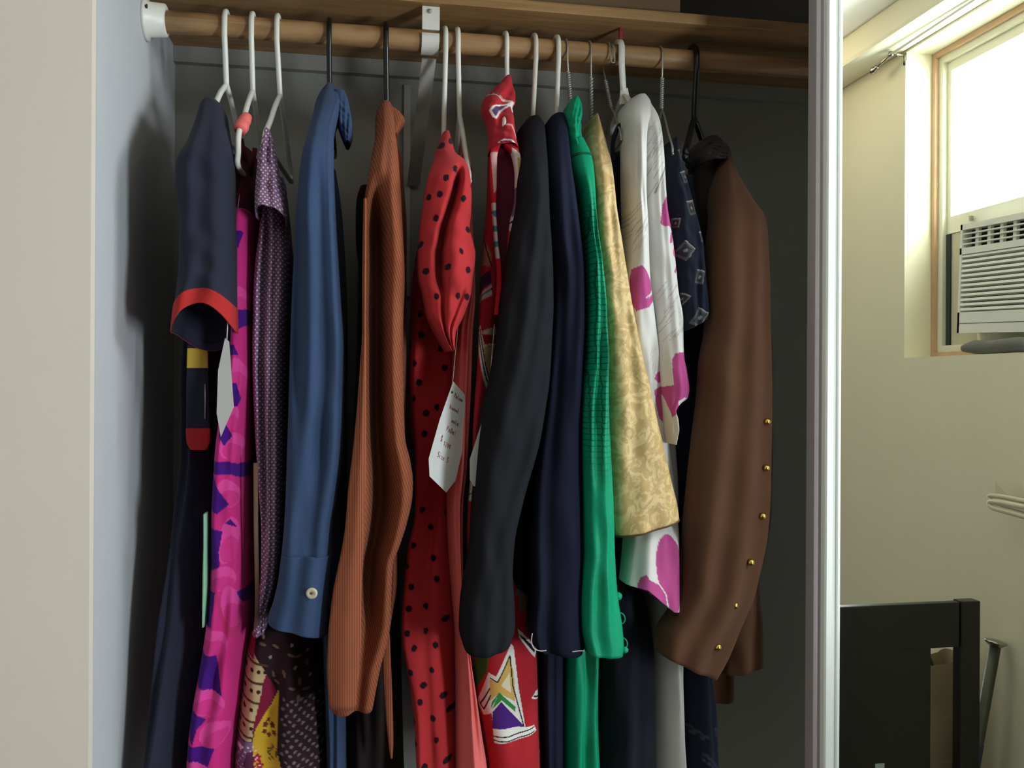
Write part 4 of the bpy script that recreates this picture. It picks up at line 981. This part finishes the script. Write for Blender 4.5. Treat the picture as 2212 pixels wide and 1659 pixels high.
# 8 red geometric print dress
def paint_geo(p):
    p.fill((176, 40, 50)); wh = (232, 226, 220); bk = (30, 26, 30)
    p.poly(z6((1245, 830), (1150, 1035), (1105, 1015), (1040, 1240), (1080, 1305), (1125, 1270), (1140, 1465), (1418, 1408), (1400, 1362), (1338, 1362), (1295, 1110), (1262, 850)), wh)
    p.poly(z6((1232, 900), (1165, 1065), (1112, 1060), (1112, 1200), (1170, 1135), (1275, 1200), (1262, 1010)), (214, 172, 92))
    p.poly(z6((1160, 1160), (1120, 1245), (1125, 1200), (1170, 1132), (1275, 1232), (1272, 1262), (1185, 1182), (1125, 1250)), (52, 140, 70))
    p.poly(z6((1180, 1090), (1235, 1010), (1245, 1140)), (232, 216, 190))
    p.poly(z6((1128, 1370), (1130, 1262), (1182, 1192), (1335, 1362), (1280, 1355)), (78, 40, 124))
    p.line(z6((1115, 1050), (1160, 1070), (1238, 905), (1258, 1100), (1328, 1355)), 2.6, bk)
    for dy in (0, 28): p.line(z6((1140, 1418 + dy), (1230, 1412 + dy), (1300, 1395 + dy), (1400, 1375 + dy)), 2.6, bk)
    p.line(z6((1112, 1120), (1060, 1240), (1080, 1265), (1118, 1160)), 2.6, bk)
    p.poly(z6((1000, 900), (1050, 905), (1030, 960), (1008, 1040)), (190, 168, 150)); p.poly(z6((1050, 905), (1105, 905), (1095, 1010), (1030, 1180), (1008, 1110), (1030, 960)), (56, 124, 58))
    p.poly(z6((1290, 740), (1340, 790), (1440, 890), (1408, 948), (1300, 800)), wh); p.poly(z6((1290, 770), (1330, 800), (1415, 890), (1405, 915)), bk)
    p.poly(z6((1378, 1190), (1412, 1158), (1500, 1180), (1500, 1260)), wh); p.line(z6((1400, 1185), (1430, 1205), (1490, 1240)), 3, bk)
    p.poly(z6((1290, 400), (1380, 440), (1390, 640), (1300, 640)), (120, 96, 70))
    p.poly(z6((1440, 1560), (1500, 1600), (1500, 1700)), (190, 150, 110))
    # upper part
    p.poly(z5((1125, 355), (1168, 338), (1182, 420), (1225, 700), (1200, 775)), wh); p.line(z5((1140, 380), (1165, 365), (1215, 700)), 2, bk); p.line(z5((1155, 400), (1205, 720)), 2, bk)
    p.poly(z5((1180, 375), (1265, 340), (1262, 470), (1185, 480)), (214, 190, 170)); p.poly(z5((1180, 400), (1260, 395), (1255, 455), (1195, 465)), (160, 30, 44))
    p.poly(z5((1186, 485), (1255, 470), (1220, 690)), (202, 164, 112))
    p.poly(z5((1130, 150), (1240, 55), (1240, 130), (1135, 190)), (190, 176, 172)); p.line(z5((1135, 165), (1240, 85)), 2.5, bk); p.poly(z5((1080, 60), (1230, -40), (1240, 40), (1120, 140)), (60, 36, 64))
    p.poly(z4((1020, 1260), (1060, 1090), (1115, 1190), (1110, 1280)), (160, 110, 86)); p.line(z4((1050, 1080), (1115, 1280)), 2.5, bk)
    p.poly(z5((1050, 1400), (1120, 1390), (1120, 1520), (1060, 1520)), (200, 190, 184)); p.line(z5((1060, 1490), (1120, 1465)), 2.5, bk)
def paint_geo2(p):
    p.fill((176, 40, 50)); wh = (226, 216, 214); bk = (40, 30, 34)
    p.line(y1((85, 215), (150, 225), (200, 258), (280, 275)), 4.5, (206, 176, 170)); p.line(y1((85, 213), (150, 222), (200, 255)), 1.6, bk)
    p.poly(y1((105, 335), (130, 305), (200, 290), (275, 270), (280, 340), (262, 345), (255, 300), (190, 340), (155, 395), (130, 380)), wh); p.poly(y1((122, 340), (150, 308), (235, 298), (180, 330), (150, 378)), (92, 62, 104))
    p.line(y1((215, 440), (255, 445), (280, 500), (292, 522)), 4, (206, 150, 150))
    p.line(y1((170, 560), (200, 545), (240, 555), (310, 610)), 3.5, wh); p.line(y1((180, 558), (215, 560)), 2, bk)
g = thing('geometric_print_dress', 'red dress with white, yellow, green and purple geometric print', 'dress', 'garments on the closet rod')
F_geo = fabric('geometric_print', attr=True); 
rows = [(166, 1092, 1103), (187, 1071, 1109), (206, 1051, 1114), (220, 1043, 1114), (235, 1043, 1107), (262, 1056, 1110), (297, 1061, 1114), (320, 1061, 1121)]
drape('collar', rows, [(166, 0.27), (320, 0.11)], [(166, 0.31), (320, 0.21)], F_geo, g, paint=paint_geo2, nu=110, nv=130, wav=0.0018, seed=17, folds=[(0.006, 1, 1.2, 1.0)])
rows = [(290, 1050, 1116), (330, 1047, 1120), (380, 1044, 1122), (450, 1041, 1120), (520, 1034, 1112), (600, 1029, 1100), (700, 1027, 1086), (800, 1024, 1076), (900, 1019, 1066), (1000, 1014, 1060), (1100, 1004, 1056), (1200, 999, 1080), (1300, 1002, 1165), (1400, 1012, 1172), (1500, 1018, 1175), (1600, 1036, 1177), (1659, 1044, 1178), (1740, 1048, 1180)]
gyf, gyb = [(290, 0.24), (450, 0.165), (1200, 0.150), (1740, 0.135)], [(290, 0.36), (450, 0.42), (1740, 0.46)]
for nm, sp_, nu_, nv_ in (('bodice', (290, 1282), 130, 420), ('skirt', (1280, 1740), 260, 420)):
    drape(nm, rows, gyf, gyb, F_geo, g, paint=paint_geo, nu=nu_, nv=nv_, span=sp_, frontshare=0.8, hook=1095, hook_py=sp_[0] + 310, folds=[(0.004, 1.5, 1.2, 0.2)], wav=0.0018, seed=18, ref=0.1, lip=0)
def paint_lap(side):
    def f(p):
        p.fill((206, 40, 52))
        if side < 0:
            p.poly([(1059, 330), (1078, 330), (1078, 400), (1066, 420)], (220, 170, 170)); p.poly([(1060, 440), (1085, 440), (1085, 560), (1066, 560)], (222, 216, 212))
            for yy in (455, 487, 520): p.poly([(1062, yy), (1085, yy + 4), (1085, yy + 16), (1066, yy + 14)], (70, 140, 148))
        else:
            p.poly([(1105, 320), (1132, 340), (1132, 500), (1100, 500)], (224, 212, 206)); p.poly([(1116, 340), (1132, 350), (1132, 380), (1120, 390)], (214, 168, 90)); p.poly([(1105, 400), (1132, 420), (1130, 455), (1105, 470)], (120, 96, 124)); p.line([(1100, 482), (1120, 476)], 4, (30, 26, 30))
    return f
drape('lapel', [(310, 1064, 1082), (340, 1059, 1074), (400, 1060, 1073), (450, 1063, 1072), (520, 1068, 1076), (600, 1074, 1084), (680, 1068, 1084)], [(310, 0.135), (680, 0.132)], [(310, 0.15), (680, 0.15)], F_geo, g, paint=paint_lap(-1), nu=44, nv=180, lip=0)
drape('lapel', [(312, 1088, 1116), (335, 1106, 1124), (380, 1113, 1129), (430, 1112, 1127), (480, 1102, 1118), (540, 1096, 1108), (640, 1086, 1096)], [(312, 0.135), (640, 0.132)], [(312, 0.155), (640, 0.15)], F_geo, g, paint=paint_lap(1), nu=44, nv=180, lip=0)
drape('opening', [(318, 1066, 1116), (380, 1068, 1120), (460, 1068, 1116), (560, 1072, 1100), (640, 1074, 1092)], 0.152, 0.168, F_mar, g, nu=40, nv=40, lip=0)
tg = thing('swing_tag', 'white swing tag half hidden by the black jacket sleeve', 'tag', 'paper swing tags')
card('card', [(1046, 896), (1062, 896), (1062, 1060), (1023, 1050), (1015, 1036), (1015, 992)], 0.098, 0.0003, M_paper, parent=tg)
tube('string', [P(1052, 897, 0.098), P(1060, 800, 0.13), P(1068, 700, 0.15)], 0.0006, M_paper, tg, n=6)

# 9 black jacket
F_blk = fabric('black_wool', (36, 37, 41), sheen=0.0, spec=0.02); F_nv = fabric('midnight_wool', (35, 37, 53), sheen=0.0, spec=0.02)
g = thing('black_jacket', 'black long sleeved jacket in the middle of the rod', 'jacket', 'garments on the closet rod')
rows = [(261, 1135, 1164), (266, 1129, 1171), (278, 1125, 1176), (300, 1123, 1178), (360, 1127, 1182), (420, 1126, 1185), (485, 1114, 1188), (532, 1105, 1192), (600, 1094, 1196), (660, 1086, 1196), (705, 1082, 1194), (827, 1062, 1187), (880, 1049, 1180), (950, 1038, 1168), (1000, 1033, 1155), (1090, 1026, 1130), (1180, 1020, 1112), (1255, 1008, 1108), (1310, 999, 1112), (1370, 997, 1114), (1404, 1006, 1104)]
sf = shoulders(262, 400, 0.045, 0.23)
drape('sleeve', rows, sf, plus(sf, 0.115), F_blk, g, folds=[(0.003, 1.5, 0.2, 0.4)], wav=0.0025, seed=19, hem=lambda S, fr: -12 * S - 8 * S ** 2)
rows = [(310, 1140, 1180), (420, 1128, 1190), (700, 1110, 1192), (1000, 1098, 1170), (1200, 1098, 1152), (1330, 1104, 1150)]
drape('body', rows, [(310, 0.25), (420, 0.18), (1330, 0.165)], [(310, 0.36), (420, 0.48), (1330, 0.48)], F_blk, g, hook=1158, hook_py=700, folds=[(0.005, 2, 0, 0.2)], wav=0.0018, seed=20, ref=0.1)

# 10 navy jacket
g = thing('navy_jacket', 'midnight blue jacket between the black jacket and the green dress', 'jacket', 'garments on the closet rod')
rows = [(254, 1188, 1216), (259, 1183, 1221), (271, 1180, 1225), (300, 1179, 1227), (360, 1182, 1233), (420, 1182, 1242), (516, 1187, 1254), (600, 1196, 1262), (700, 1192, 1264), (800, 1186, 1262), (915, 1174, 1260), (1000, 1162, 1260), (1090, 1152, 1261), (1180, 1150, 1263), (1280, 1152, 1264), (1350, 1148, 1263), (1395, 1153, 1262), (1408, 1166, 1258)]
sf = shoulders(255, 400, 0.062, 0.24)
drape('sleeve', rows, sf, plus(sf, 0.11), F_nv, g, prof=lambda S, PY: 0.02 * np.exp(-((S + 0.55) / 0.3) ** 2) * np.clip((PY - 500) / 300, 0, 1), folds=[(0.003, 2, 0.2, 0.4)], wav=0.0018, seed=21)
rows = [(300, 1194, 1228), (420, 1180, 1244), (900, 1172, 1246), (1410, 1162, 1224), (1659, 1168, 1224), (1740, 1170, 1224)]
drape('body', rows, [(300, 0.25), (420, 0.185), (1740, 0.16)], [(300, 0.36), (420, 0.48), (1740, 0.48)], F_nv, g, hook=1207, hook_py=700, folds=[(0.004, 2, 0, 0.2)], wav=0.0018, seed=22, ref=0.1)
for pts in ([(1150, 1368), (1148, 1385), (1153, 1400), (1166, 1406), (1180, 1405)], [(1236, 1408), (1250, 1406), (1262, 1406)]):
    tube('lining_thread', [P(x, y, 0.058) for x, y in pts], 0.0008, plain('ivory_thread', (206, 200, 188), 0.7), g, n=6, smooth=5)

# 11 green satin dress
g = thing('green_satin_dress', 'emerald green satin dress with checked sleeve and looped cuff buttons', 'dress', 'garments on the closet rod')
F_gr = fabric('green_satin', rough=0.55, spec=0.22, sheen=0.0, bump=0.15, build=check_build((6, 158, 114), (4, 84, 66), 11.5, 12.5, 395, 1080))
F_grp = fabric('green_satin_plain', (6, 150, 110), rough=0.55, spec=0.22, sheen=0.0, bump=0.15)
rows = [(305, 1227, 1258), (340, 1231, 1276), (365, 1236, 1281), (406, 1250, 1283), (440, 1256, 1284), (500, 1265, 1287), (563, 1271, 1297), (640, 1273, 1306), (700, 1272, 1309), (775, 1270, 1314), (830, 1262, 1315), (915, 1258, 1316), (1020, 1260, 1321), (1124, 1263, 1325), (1185, 1263, 1326), (1247, 1259, 1330), (1303, 1256, 1336), (1352, 1257, 1343), (1390, 1264, 1346), (1411, 1269, 1344)]
sf = [(305, 0.17), (400, 0.085), (600, 0.048), (1420, 0.04)]
drape('sleeve', rows, sf, plus(sf, 0.10), F_gr, g, nu=90, nv=180, folds=[(0.0035, 2, 1.8, 0.3)], wav=0.0025, seed=23)
drape('shoulder_seam', rows, sf, plus(sf, 0.10), fabric('dark_green_seam', (10, 88, 62)), g, span=(338, 343), grow=0.0008, nv=6, cap=False)
drape('scarf_collar', [(215, 1233, 1248), (228, 1225, 1255), (245, 1221, 1257), (268, 1223, 1253), (300, 1227, 1254), (330, 1230, 1270)], [(215, 0.24), (330, 0.15)], [(215, 0.31), (330, 0.24)], F_grp, g, folds=[(0.003, 1.5, 0.4, 0.4)], wav=0.0018, seed=24, nv=60)
rows = [(360, 1236, 1276), (600, 1240, 1284), (1000, 1235, 1290), (1400, 1224, 1296), (1550, 1222, 1299), (1659, 1222, 1300), (1740, 1222, 1300)]
drape('body', rows, [(360, 0.22), (600, 0.165), (1740, 0.145)], [(360, 0.36), (600, 0.46), (1740, 0.46)], F_grp, g, hook=1226, hook_py=700, folds=[(0.012, 1.5, 2.8, 0.15)], wav=0.0025, seed=25, ref=0.1)
for (bx_, by_, r_) in ((1335, 1288, 0.0068), (1350, 1404, 0.0055), (1331, 1407, 0.006)):
    c = P(bx_, by_, 0.066); lathe('ball_button', [(0.0005, -r_)] + [(r_ * math.cos(q), r_ * math.sin(q)) for q in np.linspace(-1.3, 1.3, 9)] + [(0.0005, r_)], c, (0.2, 1, 0.1), F_grp, g, n=14)
for (lx, ly) in ((1343, 1336), (1348, 1390)):
    tube('button_loop', [P(lx - 4, ly - 13, 0.07), P(lx + 4, ly - 8, 0.068), P(lx + 7, ly + 2, 0.067), P(lx + 3, ly + 10, 0.068), P(lx - 4, ly + 12, 0.07)], 0.0011, F_grp, g, smooth=5, n=8)

# 12 gold brocade jacket
g = thing('gold_brocade_jacket', 'gold brocade jacket with a wide slanting sleeve hem', 'jacket', 'garments on the closet rod')
F_go = fabric('gold_brocade', rough=0.6, spec=0.4, sheen=0.1, build=brocade_build((216, 188, 134), (188, 156, 102)))
rows = [(257, 1276, 1284), (280, 1273, 1294), (316, 1270, 1305), (353, 1272, 1316), (406, 1278, 1323), (469, 1280, 1331), (532, 1285, 1341), (595, 1290, 1352), (654, 1295, 1361), (705, 1300, 1371), (785, 1306, 1388), (855, 1308, 1406), (915, 1310, 1420), (978, 1312, 1434), (1055, 1316, 1451), (1110, 1321, 1463), (1138, 1324, 1466)]
sf = shoulders(257, 420, 0.075, 0.25)
hemg = lambda S, fr: -20 * S + np.where(fr > 0, 3 * (1 - S ** 2), -8)
drape('sleeve', rows, sf, plus(sf, 0.12), F_go, g, nu=80, folds=[(0.003, 1.5, 2.0, 0.2)], wav=0.0018, seed=26, hem=hemg)
drape('hem_piping', rows, sf, plus(sf, 0.12), fabric('brown_piping', (96, 70, 40)), g, span=(1135.5, 1139), grow=0.0008, nv=5, hem=hemg, cap=False, folds=[(0.003, 1.5, 2.0, 0.2)], wav=0.0018, seed=26)
rows = [(300, 1284, 1312), (420, 1286, 1330), (700, 1292, 1345), (1100, 1298, 1352)]
drape('body', rows, [(300, 0.26), (420, 0.205), (1100, 0.2)], [(300, 0.36), (420, 0.48), (1100, 0.48)], F_go, g, hook=1277, hook_py=500, seed=27, wav=0.0018, ref=0.1)

# 13 black dress with white clip
g = thing('black_dress', 'black dress with a white plastic loop behind the white floral blouse', 'dress', 'garments on the closet rod')
F_bd = fabric('black_crepe', (30, 32, 42), sheen=0.06)
rows = [(330, 1322, 1362), (400, 1325, 1366), (500, 1332, 1370), (600, 1342, 1374), (700, 1345, 1376), (900, 1335, 1378), (1100, 1322, 1380), (1250, 1305, 1395), (1400, 1302, 1424), (1550, 1302, 1430), (1659, 1302, 1432), (1740, 1302, 1434)]
drape('body', rows, [(330, 0.20), (500, 0.175), (1200, 0.165), (1740, 0.14)], [(330, 0.34), (500, 0.44), (1740, 0.46)], F_bd, g, hook=1322, hook_py=500, folds=[(0.006, 1.5, 0.6, 0.2)], wav=0.0025, seed=28, ref=0.1)
tube('neck_binding', [P(x, y, yy) for x, y, yy in ((1325, 350, .20), (1324, 310, .21), (1332, 282, .22), (1341, 270, .225), (1350, 280, .23), (1358, 305, .235), (1362, 345, .235))], 0.0042, F_bd, g, smooth=5)
tube('plastic_loop', [P(x, y, .195) for x, y in ((1357, 310), (1358, 335), (1353, 342), (1346, 346), (1345, 354), (1350, 360), (1358, 358))], 0.0024, M_wplas, g, smooth=5, n=8)

# 14 white floral blouse
g = thing('white_floral_dress', 'white dress with magenta poppy print and grey brush strokes', 'dress', 'garments on the closet rod')
PK = (178, 76, 134)
def strokes(p, seed, n, x0, x1, ya, yb, ln=40, sl=1.9):
    rng = random.Random(seed)
    for k in range(n):
        x = rng.uniform(x0, x1); y = rng.uniform(ya, yb); L = rng.uniform(0.35, 1) * ln
        p.line([(x, y), (x - L * 0.35, y + L * 0.5 * sl * 0.6), (x - L * 0.6, y + L * sl * 0.6)], rng.choice((0.9, 1.2, 1.6)), (172, 168, 164))
def paint_flA(p):
    p.fill((208, 206, 202)); strokes(p, 3, 14, 1365, 1398, 430, 520, 34)
    p.poly(y4((112, 1350), (120, 1290), (170, 1270), (215, 1310), (245, 1360), (262, 1420), (225, 1490), (262, 1455), (272, 1500), (225, 1550), (140, 1580), (110, 1500)), PK)
    p.line(y4((200, 1490), (262, 1445)), 2, (208, 206, 202))
    p.poly(y5((262, 530), (290, 480), (335, 470), (345, 530), (300, 555)), PK); p.poly(y5((262, 610), (330, 560), (345, 540), (385, 860), (345, 830), (300, 790), (268, 660)), PK)
    strokes(p, 5, 8, 1400, 1425, 740, 790, 26, 2.2)
    p.ell(1437, 1211, 32, 76, PK, -3); p.poly(y6((145, 520), (160, 460), (190, 430), (205, 460), (270, 445), (305, 470), (330, 590), (300, 615), (200, 590), (150, 545)), PK)
    p.line(y6((270, 440), (320, 470), (340, 545), (440, 550)), 3.2, (208, 206, 202)); p.poly(y6((340, 610), (360, 580), (412, 572), (395, 620)), PK)
    p.poly([(1300, 640), (1350, 640), (1350, 740), (1310, 760)], PK); p.ell(1330, 980, 25, 40, PK, 10)
def paint_flB(p):
    p.fill((208, 206, 202)); strokes(p, 7, 34, 1392, 1440, 270, 400, 46); strokes(p, 8, 20, 1425, 1475, 600, 690, 30, 1.5); strokes(p, 11, 10, 1425, 1470, 690, 730, 40, 1.2)
    p.line(y4((340, 600), (310, 660), (270, 775)), 3.2, (146, 140, 136)); p.poly(y4((330, 445), (346, 440), (346, 462), (330, 465)), (146, 140, 136))
    p.poly(y4((300, 960), (312, 860), (335, 805), (372, 798), (372, 870), (385, 930), (400, 1035), (362, 1005), (330, 1010), (300, 990)), PK)
    p.poly(y4((375, 1045), (398, 1040), (388, 1115), (362, 1118)), PK); p.ell(1452, 548, 9, 14, (214, 110, 160)); p.line(y4((430, 1265), (405, 1312)), 5, PK)
    p.poly(y5((380, 410), (400, 365), (490, 350), (515, 470), (535, 600), (500, 665), (440, 680), (415, 700), (430, 740), (385, 800), (355, 640), (350, 590), (395, 580), (385, 500)), PK)
    p.poly(y5((415, 690), (460, 665), (512, 672), (480, 700), (430, 705)), (208, 206, 202))
F_fl = fabric('poppy_print', attr=True, rough=0.8)
rows = [(213, 1365, 1391), (218, 1357, 1398), (228, 1350, 1404), (248, 1347, 1404), (280, 1356, 1396), (330, 1358, 1393), (400, 1359, 1393), (478, 1361, 1396), (556, 1357, 1399), (603, 1352, 1402), (700, 1350, 1415), (800, 1352, 1427), (900, 1355, 1439), (960, 1357, 1447), (1026, 1360, 1456), (1120, 1362, 1464), (1201, 1359, 1467), (1280, 1352, 1468)]
sf = [(213, 0.23), (265, 0.16), (360, 0.09), (560, 0.085), (720, 0.11), (900, 0.14), (1060, 0.14), (1150, 0.10), (1300, 0.07)]
hemw = lambda S, fr: -10 + 40 * np.clip(S + 0.4, 0, 1) + 8 * S
drape('sleeve', rows, sf, plus(sf, 0.10), F_fl, g, paint=paint_flA, nu=140, nv=560, folds=[(0.003, 1.5, 0.3, 0.15)], wav=0.0018, seed=29, hem=hemw)
rows = [(217, 1372, 1388), (230, 1366, 1402), (262, 1376, 1421), (300, 1386, 1428), (368, 1389, 1433), (431, 1392, 1436), (493, 1395, 1445), (556, 1398, 1455), (635, 1404, 1464), (697, 1412, 1474), (745, 1418, 1475), (775, 1422, 1477), (800, 1425, 1482), (838, 1430, 1486), (858, 1432, 1482), (873, 1434, 1464), (888, 1436, 1452), (905, 1437, 1457), (925, 1438, 1459), (945, 1441, 1453), (958, 1444, 1447)]
sfb = shoulders(217, 360, 0.105, 0.24)
drape('sleeve_fold', rows, sfb, plus(sfb, 0.10), F_fl, g, paint=paint_flB, nu=120, nv=420, folds=[(0.003, 1, 0.3, 0.15)], wav=0.0018, seed=30)
rows = [(300, 1392, 1425), (700, 1400, 1440), (1300, 1424, 1460), (1440, 1427, 1461), (1550, 1429, 1464), (1659, 1431, 1468), (1740, 1433, 1470)]
drape('skirt', rows, [(300, 0.26), (700, 0.215), (1740, 0.155)], [(300, 0.34), (700, 0.46), (1740, 0.44)], fabric('white_crepe', (208, 206, 202)), g, hook=1343, hook_py=1000, wav=0.0018, seed=31, ref=0.1)

# 15 navy dress with printed squares
def paint_sq(p):
    p.fill((26, 30, 43)); A = (120, 120, 120); B = (60, 62, 70)
    def sq(c, w, h, rot):
        a = math.radians(rot); (cx, cy), = c
        def q(k): return [(cx + (dx * math.cos(a) - dy * math.sin(a)) * k, cy + (dx * math.sin(a) + dy * math.cos(a)) * k) for dx, dy in ((-w, -h), (w, -h), (w, h), (-w, h))]
        p.poly(q(1.0), (76, 75, 76)); p.poly(q(0.70), (48, 48, 54)); p.line(q(1.0)[:2], 2.0, (140, 138, 134)); p.line(q(1.0)[1:3], 1.4, (120, 118, 116)); p.ell(cx, cy, w * 0.22, h * 0.26, (120, 118, 116), rot)
    sq(y4((525, 875)), 10, 15, -18); sq(y4((475, 1165)), 14, 15, 40); sq(y4((575, 1350)), 9, 14, 20); sq(y4((572, 1625)), 15, 15, 42); sq(y4((478, 665)), 8, 12, -25); sq(y4((600, 1075)), 7, 11, -10); sq(y4((470, 1470)), 8, 8, 40); sq(y4((418, 975)), 6, 9, 10); sq(y4((450, 515)), 5, 10, -20)
def paint_sq2(p):
    p.fill((28, 33, 48))
    for (cx, cy, r) in ((1486, 1570, 12), (1510, 1630, 16), (1545, 1580, 13), (1540, 1655, 14), (1482, 1700, 12)):
        p.line([(cx - r, cy - r), (cx + r, cy + r * 0.6)], 5, (62, 68, 80)); p.line([(cx - r, cy - r * 0.2), (cx + r * 0.6, cy + r)], 3, (70, 74, 84))
g = thing('square_print_dress', 'dark navy dress with small printed squares left of the brown jacket', 'dress', 'garments on the closet rod')
F_sq = fabric('square_print', attr=True)
rows = [(304, 1448, 1453), (337, 1443, 1465), (374, 1441, 1475), (415, 1439, 1487), (462, 1442, 1500), (509, 1445, 1512), (556, 1454, 1520), (619, 1462, 1523), (682, 1469, 1527), (702, 1474, 1524)]
sf = [(304, 0.20), (360, 0.14), (702, 0.095)]
drape('sleeve', rows, sf, plus(sf, 0.09), F_sq, g, paint=paint_sq, nu=130, nv=300, folds=[(0.003, 1.5, 0.3, 0.4)], wav=0.0018, seed=32, hem=lambda S, fr: -14 * S)
rows = [(380, 1455, 1500), (600, 1470, 1522), (800, 1468, 1522), (1000, 1460, 1515), (1200, 1462, 1512), (1400, 1468, 1530), (1500, 1468, 1550), (1659, 1466, 1562), (1740, 1464, 1566)]
drape('body', rows, [(380, 0.23), (600, 0.19), (1740, 0.15)], [(380, 0.36), (600, 0.44), (1740, 0.46)], F_sq, g, paint=paint_sq2, nu=110, nv=240, hook=1431, hook_py=700, folds=[(0.010, 1.5, 0.3, 0.2)], wav=0.0025, seed=33, ref=0.1)

# 16 brown jacket with brass buttons
g = thing('brown_jacket', 'brown wool jacket with a row of brass ball buttons, rightmost garment', 'jacket', 'garments on the closet rod')
F_br = fabric('brown_wool', (86, 58, 41), sheen=0.06); F_brd = fabric('dark_brown_wool', (44, 35, 31), sheen=0.1)
rows = [(340, 1552, 1568), (375, 1551, 1587), (412, 1550, 1611), (443, 1549, 1633), (458, 1549, 1646), (478, 1548, 1655), (525, 1543, 1660), (603, 1540, 1663), (697, 1540, 1664), (791, 1526, 1667), (854, 1522, 1668), (948, 1511, 1668), (1010, 1504, 1667), (1089, 1496, 1664), (1150, 1490, 1658), (1208, 1488, 1645), (1268, 1484, 1630), (1336, 1460, 1598), (1386, 1432, 1576), (1430, 1428, 1548)]
sf = [(340, 0.21), (420, 0.13), (520, 0.085), (900, 0.065), (1800, 0.06)]
drape('front', rows, sf, plus(sf, 0.10), F_br, g, nu=96, nv=140, folds=[(0.004, 2.3, 1.1, 0.35)], wav=0.0018, seed=34, hem=lambda S, fr: 10 + 26 * S, flat=0.6)
rows = [(540, 1600, 1640), (800, 1590, 1667), (1100, 1575, 1664), (1208, 1565, 1648), (1250, 1560, 1637), (1380, 1560, 1645), (1436, 1562, 1645)]
drape('side_panel', rows, 0.125, 0.22, F_br, g, folds=[(0.003, 1.5, 0.6, 0.2)], wav=0.002, seed=35, hem=lambda S, fr: 8 - 12 * S)
rows = [(420, 1540, 1610), (900, 1490, 1610), (1300, 1460, 1600), (1480, 1458, 1601), (1500, 1462, 1600)]
drape('back', rows, [(420, 0.235), (1500, 0.19)], [(420, 0.46), (1500, 0.46)], F_br, g, hook=1520, hook_py=700, folds=[(0.004, 2, 0.6, 0.2)], wav=0.0018, seed=36, hem=lambda S, fr: 12 - 12 * S ** 2, ref=0.1)
drape('collar', [(300, 1518, 1545), (310, 1508, 1560), (325, 1498, 1574), (340, 1500, 1578), (352, 1510, 1572)], [(300, 0.27), (352, 0.19)], [(300, 0.36), (352, 0.30)], F_brd, g, nv=40, wav=0.002, seed=37)
drape('facing', [(345, 1500, 1560), (420, 1500, 1556), (520, 1516, 1550), (650, 1522, 1540)], [(345, 0.225), (650, 0.18)], [(345, 0.30), (650, 0.25)], F_brd, g, nv=40)
for (bx_, by_) in ((1657, 911), (1655, 1011), (1647, 1115), (1622, 1215), (1587, 1308), (1551, 1398)):
    c = P(bx_, by_, 0.072 if by_ < 1200 else 0.064); r_ = 0.0062
    lathe('brass_button', [(0.0005, -r_)] + [(r_ * math.cos(q), r_ * math.sin(q)) for q in np.linspace(-1.3, 1.3, 9)] + [(0.0005, r_)], c, (0.3, 1, 0.1), M_brass, g, n=16)
